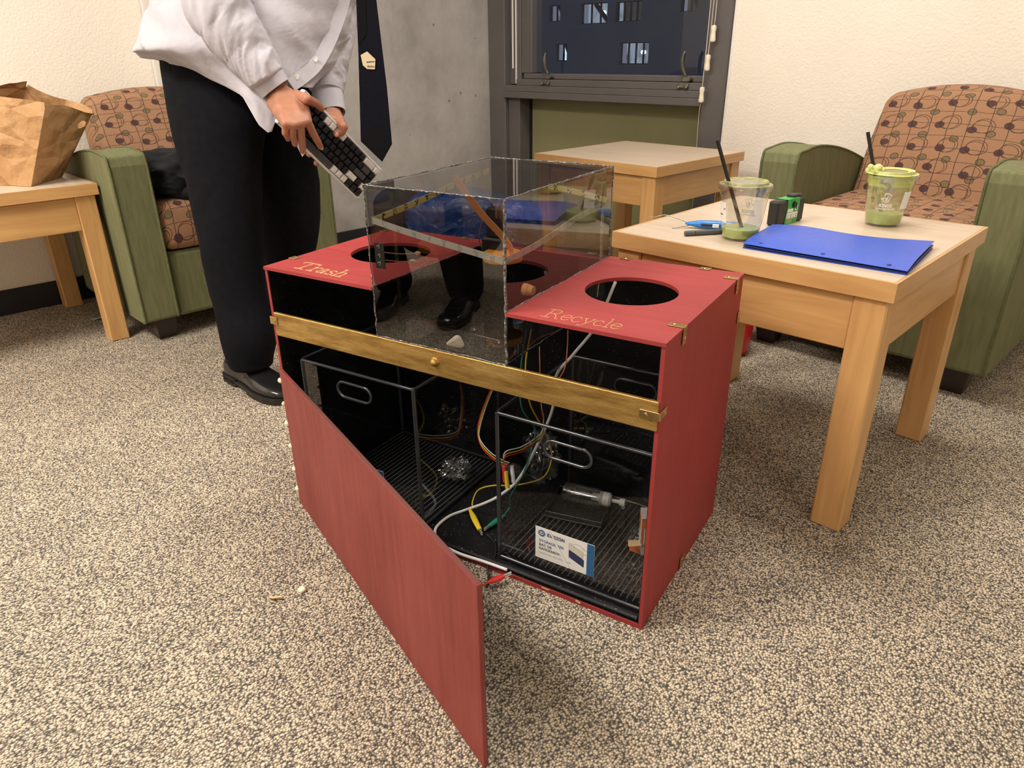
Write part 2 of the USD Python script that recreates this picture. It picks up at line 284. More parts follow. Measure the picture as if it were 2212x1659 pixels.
w = thing('window_1', kind='structure')
WM = 'window_metal'
obj('outer_jamb', cb(XC + .001, -2.893, YB - .02, YB + .12, 0, 2.6, .004), WM, w); obj('outer_jamb', cb(-1.722, -1.623, YB - .02, YB + .12, 0, 2.6, .004), WM, w)
obj('inner_jamb', cb(-2.893, -2.815, YB + .02, YB + .12, .715, 2.3, .003), WM, w)
obj('jamb_strip', cb(-2.872, -2.866, YB + .012, YB + .022, .79, 2.3, .001), 'bead_paint', w); obj('jamb_strip', cb(-2.848, -2.843, YB + .012, YB + .022, .72, 2.3, .001), 'bead_paint', w)
obj('head', bx(-2.893, -1.722, YB - .02, YB + .14, 2.3, 2.6), WM, w)
sill = obj('sill', [cb(-2.893, -1.722, YB - .030, YB + .12, .652, .6832, .0025), cb(-2.893, -1.722, YB - .026, YB + .12, .683, .7122, .0025)], WM, w)
obj('sash_rail', [cb(-2.815, -1.722, YB - .016, YB + .1, .712, .7422, .0025), cb(-2.79, -1.722, YB + .012, YB + .1, .742, .768, .004)], WM, w)
obj('sash_stile', cb(-2.815, -2.742, YB + .022, YB + .1, .768, 2.3, .004), WM, w); obj('sash_stile', cb(-1.735, -1.722, YB + .03, YB + .1, .768, 2.3, .003), WM, w)
obj('pane', bx(-2.742, -1.735, YB + .06, YB + .064, .768, 2.3), 'window_glass', w)
obj('lower_jamb', cb(-2.893, -2.81, YB + .004, YB + .12, 0, .652, .003), WM, w)
obj('gasket', bx(-2.81, -2.798, YB + .08, YB + .12, 0, .652), 'black_rubber', w)
obj('spandrel_panel', bx(-2.798, -1.722, YB + .088, YB + .12, 0, .652), 'green_panel', w)
mottled('tarnished', (.14, .13, .10), (.26, .245, .2), 30, .4, .8)
for lx in (-2.605, -1.815):
    l = thing('window_latch', parent=w)
    obj('latch_plate', [cb(lx - .026, lx + .026, YB - .026, YB - .012, .722, .738, .002)] + [ball((lx + s * .019, YB - .027, .724), .007, 2) for s in (-1, 1)], 'tarnished', l, smooth=40)
    obj('latch_body', [cb(lx - .02, lx + .018, YB - .004, YB + .026, .742, .766, .005), mv(rot(trimesh.creation.cylinder(.007, .03, sections=16), 90, (1, 0, 0)), lx + .02, YB + .0, .755)], 'tarnished', l)
    obj('latch_lever', tube([(lx - .006, YB + .004, .766), (lx - .019, YB - .004, .80), (lx - .02, YB - .008, .835), (lx - .012, YB - .008, .862)], [.006, .008, .008, .005], 8), 'tarnished', l, smooth=True)

# blind cords with wooden tassels
plain('cord', (.55, .5, .43), .8); plain('tassel', (.78, .72, .58), .5)
tas = lathe([(.003, .03), (.009, .028), (.0105, .018), (.0085, .006), (.0095, -.008), (.0115, -.022), (.009, -.029), (.003, -.03)], 14)
for k, (x, z, top, lab) in enumerate(((-1.680, .925, (-1.676, 1.2), 'highest'), (-1.691, .820, (-1.678, 1.05), 'middle'), (-1.702, .700, (-1.675, 1.1), 'lowest'))):
    c = thing('blind_cord', f'thin blind cord at the right window frame ending in the {lab} of three cream tassels', 'blind cord', group='blind cords at the window')
    y = YB - .045 - .004 * k
    obj('cord', tube([(x, y, z + .028), (x + .002, y, 1.1), (x + .002, y, 2.3)], .0018, 5), 'cord', c, smooth=True)
    obj('tassel', mv(tas.copy(), x, y, z), 'tassel', c, smooth=50)
    if lab == 'lowest': obj('cord_tail', tube([(x, y, z - .028), (x - .004, y, .6), (x - .006, y + .02, .3), (x - .004, y + .02, .05)], .0013, 5), 'cord', c, smooth=True)

# ---------------------------------------------------------------- the building across the street
plain('night_wall', (.125, .14, .16), .9); plain('night_frame', (.03, .03, .035), .6)
for nm, c, s in (('lit_bright', (.62, .78, 1), .95), ('lit_mid', (.55, .66, .85), .36), ('lit_dim', (.42, .44, .46), .075), ('lamp_glow', (.85, .93, 1), 6)):
    mat(nm, {'tc': ('texture_coordinate', {}), 'n': ('noise_texture', {'scale': 1.1, 'detail': 4}), 'r': ('rgb_ramp', {'ramp': [(.3, tuple(.25 * v for v in c)), (.55, c)]}), 'e': ('emission', {'strength': s})}, [('tc.object', 'n.vector'), ('n.fac', 'r.fac'), ('r.color', 'e.color')], 'e.emission')
BY = 40.0
b = thing('building', 'dark building across the street with scattered lit windows seen through the window', 'building')
wins = [(1186, 12, 1210, 46, 'lit_mid', 1), (1254, 8, 1311, 50, 'lit_mid', 2), (1331, 4, 1384, 45, 'lit_dim', 3), (1472, -14, 1506, 24, 'lit_dim', 1), (1136, 97, 1150, 133, 'lit_mid', 0), (1200, 95, 1224, 132, 'lit_bright', 1), (1338, 92, 1399, 139, 'lit_mid', 3), (1190, -75, 1215, -40, 'lit_mid', 1), (1330, -80, 1390, -38, 'lit_dim', 2)]
holes = []
for (x0, y0, x1, y1, m, n) in wins:
    a, c = on(x0, y0, (0, BY, 0), (0, 1, 0)), on(x1, y1, (0, BY, 0), (0, 1, 0)); holes.append((a[0], c[0], c[2], a[2], m, n))
facade = unary_union([sbox(-75, -12, 0, 30)]).difference(unary_union([sbox(h[0], h[2], h[1], h[3]) for h in holes]))
obj('wall', frame(extr(facade, .4), (0, BY + .4, 0), (1, 0, 0), (0, 0, 1), (0, -1, 0)), 'night_wall', b)
for k, (x0, x1, z0, z1, m, n) in enumerate(holes):
    f = obj('window', [bx(x0 + (x1 - x0) * (i / (n + 1)) - .05, x0 + (x1 - x0) * (i / (n + 1)) + .05, BY + .25, BY + .33, z0, z1) for i in range(n + 2)] + [bx(x0, x1, BY + .25, BY + .33, z - .05, z + .05) for z in (z0, z1)], 'night_frame', b)
    obj('lit_room', bx(x0 - .3, x1 + .3, BY + 1.2, BY + 1.25, z0 - .3, z1 + .3), m, f)
    if n and n < 3:
        obj('brace', tube([(x0 + .3 * (x1 - x0), BY + .7, z1), (x0 + .85 * (x1 - x0), BY + .7, z0)], .16, 4, 0), 'night_frame', f)
    if k in (0, 1, 4, 5, 6): obj('ceiling_lamp', ball(((x0 * .45 + x1 * .55), BY + .9, z0 * .45 + z1 * .55), (.2, .1, .13)), 'lamp_glow', f)

# ---------------------------------------------------------------- side tables
def make_table(label, loc, rotz, W, D, Ht=.51, leg=.058):
    t = thing('side_table', label, 'table', loc, rotz, 'matching side tables')
    tt = .034
    obj('tabletop', cb(.004, W - .004, .004, D - .004, Ht - tt + .002, Ht, .0015), 'laminate', t)
    e = .006
    ty, tx = t, t
    for pts, m in ((((0, 0), (W, 0), (W - e, e), (e, e)), 'maple_x'), (((W, 0), (W, D), (W - e, D - e), (W - e, e)), 'maple_y'), (((W, D), (0, D), (e, D - e), (W - e, D - e)), 'maple_x'), (((0, D), (0, 0), (e, e), (e, D - e)), 'maple_y')):
        pp = Polygon(pts); obj('edge_band', extr(pp.buffer(0), tt, Ht - tt), m, t)
    i = .010; la = Ht - tt; ap = .105
    for x0 in (i, W - i - leg):
        for y0 in (i, D - i - leg): obj('leg', cb(x0, x0 + leg, y0, y0 + leg, 0, la, .003), 'maple_z', t)
    g = i + leg
    for y0 in (i + .006, D - i - .030): obj('apron', cb(g, W - g, y0, y0 + .024, la - ap, la - .003, .002), 'maple_x', t)
    for x0 in (i + .006, W - i - .030): obj('apron', cb(x0, x0 + .024, g, D - g, la - ap, la - .003, .002), 'maple_y', t)
    return t
make_table('light maple side table holding the cups and folder, right of the red cabinet', (-.947, 1.238, 0), 1.28, .582, .571)
make_table('light maple side table with a bare top in the corner below the window', (-1.995, 2.092, 0), -.61, .573, .571)
make_table('light maple side table carrying the brown paper bag at the left wall', (-3.094, .106, 0), 0, .578, .575)

# ---------------------------------------------------------------- armchairs (front at -y, origin at the middle of the front edge on the floor)
def cushion(x0, x1, y0, y1, z0, z1, r, puff=0.0, res=.035):
    m = m3.Manifold.batch_hull([m3.Manifold.sphere(r, 20).translate([x, y, z]) for x in (x0 + r, x1 - r) for y in (y0 + r, y1 - r) for z in (z0 + r, z1 - r)])
    t = man(m.refine_to_length(res)); t.merge_vertices(); c = t.bounds.mean(0); h = (t.bounds[1] - t.bounds[0]) / 2
    q = (t.vertices - c) / h
    for k in range(3):
        o = [j for j in range(3) if j != k]; t.vertices[:, k] += puff * q[:, k] * (1 - q[:, o[0]] ** 2) * (1 - q[:, o[1]] ** 2)
    return t
def make_chair(label, loc, rotz, W=.70, D=.615):
    t = thing('armchair', label, 'armchair', loc, rotz, 'matching armchairs'); h = W / 2; aw = .112
    prof = [(0, .075), (D - .02, .075), (D - .02, .50)] + [(D - .02 - (D - .02) * s, .50 + .105 * math.sin(min(1, s * 1.16) * math.pi / 2) - (.012 * max(0, s - .8) / .2)) for s in np.linspace(.04, .985, 18)] + [(.0, .565)]
    P = Polygon(prof).buffer(-.012).buffer(.012)
    for s in (-1, 1):
        x0 = -h if s < 0 else h - aw
        m = frame(extr(P, aw), (x0, 0, 0), (0, 1, 0), (0, 0, 1), (1, 0, 0))
        v = m.vertices                                                         # arms taper slightly towards the floor
        if s < 0: v[:, 0] += np.where(v[:, 0] < x0 + .01, (.6 - v[:, 2]) * .004, 0)
        else: v[:, 0] -= np.where(v[:, 0] > x0 + aw - .01, (.6 - v[:, 2]) * .004, 0)
        a = obj('arm', m, 'green_fabric', t, smooth=35)
        ring = A(P.exterior.coords)[:-1]
        for xe in (x0 + .002, x0 + aw - .002):
            tap = (lambda z: (.6 - z) * .004 if (s < 0) == (xe < x0 + aw / 2) else 0)
            sg = 1 if s < 0 else -1
            pts = [(xe + sg * tap(z), y, z) for y, z in ring[::1]]
            obj('piping', tube(pts + [pts[0]], .0042, 6, 0), 'green_piping', a, smooth=True)
    ix = h - aw
    obj('front_rail', cb(-ix + .002, ix - .002, .012, .06, .07, .285, .012), 'green_fabric', t, smooth=30)
    obj('frame', [bx(-ix, ix, .06, D - .04, .08, .27), cb(-h + .03, h - .03, D - .05, D, .08, .50, .01)], 'green_fabric', t)
    s = obj('seat_cushion', cushion(-ix + .004, ix - .004, .004, .50, .29, .445, .03, .012), 'ring_fabric', t, smooth=True)
    for z in (.307, .43): obj('cushion_piping', tube([(-ix + .014, .014, z), (0, .004, z), (ix - .014, .014, z)], .004, 6, 4), 'ring_fabric', s, smooth=True)
    bcu = cushion(-ix + .004, ix - .004, 0, .125, 0, .345, .03, .014)
    v = bcu.vertices; z = v[:, 2] / .345; v[:, 2] += .018 * (1 - (v[:, 0] / ix) ** 2) * z; v[:, 0] *= 1 + .0 * z - .08 * np.clip(z, 0, 1); v[:, 1] += .125 * z + .0
    mv(bcu, 0, .40, .385); bk = obj('back_cushion', bcu, 'ring_fabric', t, smooth=True)
    def edge(f): return [((ix - .012) * f * (1 - .08 * q), .405 + .125 * q + .004, .385 + .345 * q) for q in np.linspace(.12, .93, 6)]
    for f in (-1, 1): obj('cushion_piping', tube(edge(f), .0045, 6, 3), 'ring_fabric', bk, smooth=True)
    ftm = lambda: man(m3.Manifold.hull_points(A([(sx * a, sy * a, z) for sx in (-1, 1) for sy in (-1, 1) for a, z in ((.027, 0.), (.037, .08))])))
    for x in (-h + .075, h - .075):
        for y in (.065, D - .06): obj('foot', mv(ftm(), x, y, 0), 'dark_wood', t)
    return t
make_chair('green armchair with ring-print cushions behind the standing person, black jacket on its seat', (-2.395, 1.057, 0), 90, .738)
make_chair('green armchair with ring-print cushions behind the table with the two cups', (-.70, 2.075, 0), 0, .70)

# ---------------------------------------------------------------- the red cabinet (local frame: x along the front, y to the back, z up)
CO, CR = (-1.255, .587, 0), 13.96
ca, sa = math.cos(math.radians(CR)), math.sin(math.radians(CR))
def cw(x, y, z): return A([CO[0] + x * ca - y * sa, CO[1] + x * sa + y * ca, z])
W, DL, DR, H, T = .784, .366, .388, .505, .006
cab = thing('cabinet', 'red plywood waste sorting cabinet with dark acrylic box on top and its front door open', 'cabinet', CO, CR)
dy = lambda x: DL + (DR - DL) * x / W
def panel(poly, z0, z1): return extr(Polygon(poly), z1 - z0, z0)
rs = obj('side_panel', panel([(W - T, 0), (W, 0), (W, DR), (W - T, DR)], 0, H - T - .0005), 'red_paint_z', cab)
ls = obj('side_panel', panel([(0, 0), (T, 0), (T, DL), (0, DL)], 0, H - T - .0005), 'red_paint_z', cab)
bp = obj('back_panel', panel([(T, DL - T), (W - T, DR - T), (W - T, DR - .0003), (T, DL - .0003)], 0, H - T - .0005), 'red_paint_z', cab)
bt = obj('bottom_panel', panel([(T, .0005), (W - T, .0005), (W - T, DR - T), (T, DL - T)], 0, .008), 'red_paint_x', cab)
e = .0012
obj('painted_lining', panel([(W - T - e, .001), (W - T, .001), (W - T, DR - T), (W - T - e, DR - T)], .0092, H - T - .001), 'black_paint', rs)
obj('painted_lining', panel([(T, .001), (T + e, .001), (T + e, DL - T), (T, DL - T)], .0092, H - T - .001), 'black_paint', ls)
obj('painted_lining', panel([(T + e, DL - T - e), (W - T - e, DR - T - e), (W - T - e, DR - T), (T + e, DL - T)], .0092, H - T - .001), 'black_paint', bp)
obj('painted_lining', panel([(T, .003), (W - T, .003), (W - T, DR - T), (T, DL - T)], .008, .0092), 'black_paint', bt)
obj('threshold', cb(T + .002, W - T - .002, .004, .016, .0092, .018, .003), 'black_paint', cab)
obj('paint_chip', mv(rot(cb(-.005, .005, -.001, .0, -.0022, .0022, .0003), 18, (0, 1, 0)), .668, .0004, .0065), 'raw_wood', bt); obj('paint_chip', cb(.597, .612, -.0006, .0004, .006, .0082, .0002), 'raw_wood', bt)
# lids with their round holes
def lid(poly, c, r):
    P = Polygon(poly).difference(Point(*c).buffer(r, 48))
    return extr(P, T, H - T)
CX0, CX1 = .266, .530
trash = obj('lid', lid([(-.001, -.002), (CX0 - .001, -.002), (CX0 - .001, dy(CX0)), (-.001, DL)], (.141, .196), .0785), 'red_paint_x', cab, label='red lid painted with the word Trash')
recyc = obj('lid', lid([(CX1 + .001, -.002), (W + .001, -.002), (W + .001, DR), (CX1 + .001, dy(CX1))], (.652, .196), .0765), 'red_paint_x', cab, label='red lid painted with the word Recycle')
for l, (x0, x1) in ((trash, (0, CX0)), (recyc, (CX1, W))):
    c, r = ((.141, .196), .0785) if l == trash else ((.652, .196), .0765)
    obj('painted_underside', extr(Polygon([(x0 + .008, .002), (x1 - .003, .002), (x1 - .003, dy(x0) - .008), (x0 + .008, dy(x0) - .008)]).difference(Point(*c).buffer(r + .001, 40)), .001, H - T - .0012), 'black_paint', l)
# hand-painted serif letters: centre lines in units of the capital's height
GL = {'T': ([[(.45, 0), (.45, 1)], [(0, .82), (.05, 1), (.88, 1), (.9, .84)], [(.2, 0), (.7, 0)]], .95), 'r': ([[(.15, 0), (.15, .6)], [(0, 0), (.32, 0)], [(.03, .6), (.15, .6)], [(.15, .42), (.28, .58), (.42, .6), (.46, .53)]], .5),
      'a': ([[(.06, .5), (.2, .6), (.36, .55), (.36, .08), (.44, 0), (.5, .05)], [(.36, .36), (.12, .3), (.04, .14), (.12, .01), (.26, .04), (.36, .16)]], .54), 's': ([[(.36, .5), (.22, .6), (.06, .5), (.1, .36), (.32, .25), (.36, .1), (.2, 0), (.03, .1)]], .45),
      'h': ([[(.12, 0), (.12, 1)], [(0, 1), (.12, 1)], [(0, 0), (.26, 0)], [(.12, .42), (.28, .6), (.44, .52), (.44, 0)], [(.33, 0), (.56, 0)]], .62), 'R': ([[(.2, 0), (.2, 1)], [(0, 1), (.45, 1), (.62, .9), (.64, .72), (.52, .56), (.2, .52)], [(0, 0), (.42, 0)], [(.42, .52), (.62, .3), (.72, 0), (.84, 0)]], .9),
      'e': ([[(.05, .34), (.44, .34), (.4, .54), (.24, .61), (.08, .5), (.03, .28), (.12, .05), (.28, 0), (.44, .1)]], .53), 'c': ([[(.42, .46), (.34, .58), (.2, .6), (.06, .46), (.04, .24), (.14, .03), (.3, 0), (.44, .12)]], .52),
      'y': ([[(.06, .6), (.26, .08)], [(.48, .6), (.24, -.08), (.12, -.28), (0, -.24)], [(0, .6), (.16, .6)], [(.38, .6), (.56, .6)]], .56), 'l': ([[(.14, 0), (.14, 1)], [(.02, 1), (.14, 1)], [(.02, 0), (.27, 0)]], .31)}
def lettering(s, cap, wd, slant=0, grow=0):
    x, out = 0, []
    for i, ch in enumerate(s):
        ls_, adv = GL[ch]
        for l in ls_: out.append(affinity.translate(LineString(smoothline(l, 5) if len(l) > 2 else l), x, 0).buffer(wd))
        x += adv
    u = affinity.scale(unary_union(out), cap, cap, origin=(0, 0))
    return affinity.skew(u, slant, 0, origin=(0, 0)), x * cap
pl, wd_ = lettering('Trash', .038, .042)
obj('lettering', mv(rot(extr(affinity.scale(pl, .128 / wd_, 1, origin=(0, 0)), .0004), -1.5, (0, 0, 1)), .050, .020, H), 'lettering_gold', trash, label='gold hand-painted word Trash')
pl, wd_ = lettering('Recycle', .036, .019)
pl2 = affinity.scale(pl, .125 / wd_, 1, origin=(0, 0))
obj('lettering', mv(rot(extr(pl2, .0004), 2, (0, 0, 1)), .584, .012, H), 'lettering_gold', recyc, label='thin gold hand-painted word Recycle')
# gold rail with its knob
rail = obj('front_rail', cb(T + .002, W - T + .004, -.003, .004, .3695, .4165, .0012), 'gold_paint', cab, label='gold-painted rail across the front')
obj('knob', [mv(rot(lathe([(.001, .008), (.004, .0075), (.0062, .005), (.0068, .001), (.0085, 0), (.0085, -.002)], 16), 90, (1, 0, 0)), .392, -.004, .3955), cb(.390, .394, -.0125, -.0115, .3953, .3958, .0002)], 'gold_paint', rail, smooth=40)
# L brackets with screws: two arms along u and v from a corner point
def bracket(c, u, v, L1, L2, wid, axis):
    c, u, v, a = A(c, float), A(u, float), A(v, float), A(axis, float); t = .0016
    def arm(d, n, L): return frame(cb(-.001, L, -wid / 2, wid / 2, 0, t, .0004), c, d, a, n)
    b_ = obj('bracket', [arm(u, -v, L1), arm(v, -u, L2), tube([c - a * wid / 2 - (u + v) * .0003, c + a * wid / 2 - (u + v) * .0003], .0013, 8, 0)], 'brass', cab)
    for d, n, L in ((u, -v, L1), (v, -u, L2)):
        s = lathe([(.0031, 0), (.0031, .0006), (.002, .0013), (.0005, .0015)], 12); p = c + d * (L * .66) + n * t
        obj('screw', frame(s, p, d, a, n) if np.linalg.det(A([d, a, n])) > 0 else frame(s, p, a, d, n), 'brass', b_, smooth=40)
ux, uy, uz = A([1, 0, 0]), A([0, 1, 0]), A([0, 0, 1])
for y in (.072, .345): bracket((W + .0012, y, H + .0002), -ux, -uz, .024, .026, .013, uy)
for x in (.566, .717): bracket((x, dy(x) + .0004, H + .0002), -uy, -uz, .014, .026, .019, ux)
for y in (.07, .335): bracket((-.0012, y, H + .0002), ux, -uz, .016, .026, .016, uy)
for x in (.062, .2): bracket((x, dy(x) + .0004, H + .0002), -uy, -uz, .014, .026, .019, ux)
bracket((W + .0008, DR + .0004, .425), -uy, -ux, .012, .03, .022, uz)
bracket((W + .0008, .19, .0002), uz, -ux, .022, .004, .022, uy)
bracket((W + .0008, -.0032, .3945), uy, -ux, .026, .030, .0125, uz)
bracket((-.0008, -.0032, .4), ux, uy, .018, .02, .015, uz)
# open door, hinged at the left front edge
D0, D1 = A([.0225, -.0185]), A([.702, -.340])
dv = (D1 - D0); DLN = np.linalg.norm(dv); dv /= DLN; dn = A([-dv[1], dv[0]])
door = thing('door', label='red door panel swung open towards the viewer', parent=cab)
dm = bx(0, DLN, -.003, .004, .001, .308)
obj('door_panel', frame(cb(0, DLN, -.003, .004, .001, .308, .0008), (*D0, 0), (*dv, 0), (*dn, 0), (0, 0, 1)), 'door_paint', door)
obj('painted_lining', frame(bx(.004, DLN - .002, .0041, .0052, .003, .306), (*D0, 0), (*dv, 0), (*dn, 0), (0, 0, 1)), 'black_paint', door)
plain('worn_edge', (.12, .03, .025), .8)
obj('worn_top_edge', frame(cb(.08, DLN - .002, -.0025, .0035, .3075, .3085, .0002), (*D0, 0), (*dv, 0), (*dn, 0), (0, 0, 1)), 'worn_edge', door)
for i, z in enumerate((.283, .232, .189, .136, .082, .033)):
    obj('glue_bead', frame(ball((0, 0, 0), (.0075 if i != 1 else .004, .006, .0055)), (*(D0 - dv * .002 - dn * .002), z), (*dv, 0), (*dn, 0), (0, 0, 1)), 'hot_glue', door, smooth=True)

# smoked acrylic case set between the lids
case = thing('display_case', label='smoked acrylic box between the two lids', parent=cab)
Z0, Z1, TH = .417, .673, .004; yb = .376
SA = 'smoked_acrylic'
obj('front_pane', bx(CX0, CX1, .0, TH, Z0, Z1 - TH), SA, case); obj('back_pane', bx(CX0, CX1, yb - TH, yb, Z0, Z1 - TH), SA, case)
obj('side_pane', bx(CX0, CX0 + TH, TH + .0002, yb - TH - .0002, Z0, Z1 - TH), SA, case); obj('side_pane', bx(CX1 - TH, CX1, TH + .0002, yb - TH - .0002, Z0, Z1 - TH), SA, case)
obj('top_pane', bx(CX0 - .001, CX1 + .001, -.001, yb + .001, Z1 - TH + .0002, Z1), SA, case); obj('bottom_pane', bx(CX0 + TH, CX1 - TH, TH, yb - TH, Z0, Z0 + TH), SA, case)
seams = [((CX0, 0, Z0), (CX0, 0, Z1)), ((CX1, 0, Z0), (CX1, 0, Z1)), ((CX1, yb, Z0), (CX1, yb, Z1)), ((CX0, yb, H), (CX0, yb, Z1)), ((CX0, 0, Z1), (CX1, 0, Z1)), ((CX1, 0, Z1), (CX1, yb, Z1)), ((CX0, 0, Z1), (CX0, yb, Z1)), ((CX0, yb, Z1), (CX1, yb, Z1)), ((CX1, 0, H), (CX1, yb, H)), ((CX0, 0, H), (CX0, yb, H)), ((CX1 - .001, .003, Z0 + .002), (CX1 - .001, yb, Z0 + .002)), ((CX0, -.001, Z0 + .001), (CX1, -.001, Z0 + .001))]
rng = np.random.default_rng(3)
for k, (a, c) in enumerate(seams):
    n_ = 26; P = A(a)[None] + (A(c) - A(a))[None] * np.linspace(0, 1, n_)[:, None] + rng.normal(0, .0005, (n_, 3))
    obj('glue_seam', tube(P, np.abs(rng.normal((.0019 if k == 1 else .0008), .0003, n_)) + .0004, 6, 0), 'glue_seam', case, smooth=True)
# LED strips: pale outside with grey print, yellow inside with black pads
def strip(nm, c1, c2, axis):
    mat(nm, {'tc': ('texture_coordinate', {}), 's': ('separate_xyz', {}), 'm': ('math', {'math_type': 'multiply', 'value2': 34.}), 'f': ('math', {'math_type': 'fraction'}), 'l': ('math', {'math_type': 'less_than', 'value2': .3}), 'n': ('noise_texture', {'scale': 260}), 'nl': ('math', {'math_type': 'greater_than', 'value2': .5}), 'mm': ('math', {'math_type': 'multiply'}), 'x': ('mix', {'color1': c1, 'color2': c2}), 'p': ('principled_bsdf', {'roughness': .4})},
        [('tc.object', 's.vector'), ('tc.object', 'n.vector'), (f's.{axis}', 'm.value1'), ('m.value', 'f.value1'), ('f.value', 'l.value1'), ('n.fac', 'nl.value1'), ('l.value', 'mm.value1'), ('nl.value', 'mm.value2'), ('mm.value', 'x.fac'), ('x.color', 'p.base_color')])
for ax in 'xyz': strip('led_back_' + ax, (.60, .60, .55), (.42, .42, .39), ax); strip('led_face_' + ax, (.68, .6, .22), (.02, .02, .02), ax)
led = thing('led_strip', label='pale LED strip taped inside the acrylic box', parent=case)
def ledband(pts, inward, ax):
    n = A(inward, float)
    obj('strip_backing', ribbon(pts, .0105, .0006, n, 5), 'led_back_' + ax, led); obj('strip_face', ribbon([A(p) + n * .0011 for p in pts], .0095, .0006, n, 5), 'led_face_' + ax, led)
ledband([(CX0 + .006, .0058, .617), (.34, .0062, .606), (.42, .0062, .595), (CX1 - .007, .0058, .582)], uy, 'x')
ledband([(CX1 - .0058, .008, .581), (CX1 - .0062, .12, .586), (CX1 - .0062, .25, .602), (CX1 - .0058, yb - .02, .606)], -ux, 'y')
ledband([(CX0 + .0058, .008, .616), (CX0 + .0062, .12, .626), (CX0 + .0066, .24, .640), (CX0 + .006, yb - .02, .65)], ux, 'y')
ledband([(CX1 - .008, yb - .006, .612), (.46, yb - .0062, .622), (.40, yb - .006, .628)], -uy, 'x')
ledband([(CX1 - .0062, yb - .022, .604), (CX1 - .0062, yb - .022, .55), (CX1 - .006, yb - .02, .48), (CX1 - .008, yb - .022, .43)], -ux, 'z')
plain('sensor_board', (.05, .055, .05), .5); plain('copper_wire', (.5, .25, .2), .5); plain('orange_ribbon', (.52, .21, .06), .5); plain('orange_tape', (.75, .3, .03), .5); plain('putty', (.72, .68, .56), .8); plain('tan_wood', (.62, .34, .12), .6); plain('black_plastic', (.012, .012, .013), .35)
sn = obj('sensor_board', cb(CX0 + .007, CX0 + .027, .0046, .0066, .538, .581, .0006), 'sensor_board', case)
obj('sensor_trace', [tube([(CX0 + .013 + dx, .0042, z), (CX0 + .018, .0043, z + .003), (CX0 + .017 + dx, .0042, z - .003)], .0005, 5, 3) for dx, z in ((0, .575), (.001, .560), (-.001, .547))], 'hot_glue', sn)
for z0, e_ in ((.566, (.319, .06, .556)), (.553, (.307, .06, .541))):
    w_ = obj('sensor_wire', tube([(CX0 + .026, .007, z0), (.304, .03, z0 - .006), e_], .0008, 5), 'copper_wire', case); obj('wire_tip', ball(e_, (.006, .004, .0035)), 'copper_wire', w_, smooth=True)
rb = [ribbon([(.30, .20, .66), (.333, .2, .625), (.36, .2, .598), (.40, .2, .565), (.425, .19, .545), (.432, .17, .53)], .018, .001, (.2, 1, .3), 6)]
obj('ribbon_cable', rb, 'orange_ribbon', case, label='orange ribbon cable')
fn = obj('trapdoor_servo', [cb(.296, .345, .285, .325, Z0 + TH, .535, .004), cb(.305, .336, .29, .315, .535, .592, .003)], 'black_plastic', case)
obj('orange_band', mv(lathe([(.036, -.008), (.038, -.007), (.038, .007), (.036, .008)], 28), .35, .28, .505), 'orange_tape', case, smooth=30)
obj('wire_bracket', [tube([(.29, .30, .505), (.282, .3, .53), (.3, .3, .575), (.34, .3, .588)], .0012, 5), tube([(.27, .33, .51), (.3, .33, .512), (.33, .32, .508)], .0015, 5)], 'brass', case)
obj('putty_lump', frame(soften(m3.Manifold.batch_hull([m3.Manifold.sphere(r, 16).translate([x, y, z]) for x, y, z, r in ((-.012, 0, .003, .003), (.004, .004, .012, .0075), (.012, .004, .004, .005))]), .003, 4), (.42, .014, Z0 + TH + .0015), ux, uy, uz), 'putty', case, smooth=True, label='cream putty lump at the bottom edge')
cork = lathe([(.006, 0), (.0075, .001), (.0085, .009), (.0095, .010), (.010, .019), (.006, .020)], 18)
obj('wooden_plug', frame(cork, (CX1 - .0045, .095, .5125), (0, .3, .95), (0, .95, -.3), (-1, 0, 0)), 'tan_wood', case, smooth=35, label='tan wooden plug on the right pane')
for x, y in ((.40, .10), (.47, .07)): obj('suction_foot', mv(lathe([(.009, 0), (.009, .001), (.004, .003), (.003, .004)], 16), x, y, Z0 + TH), 'clear_solid', case, smooth=30)

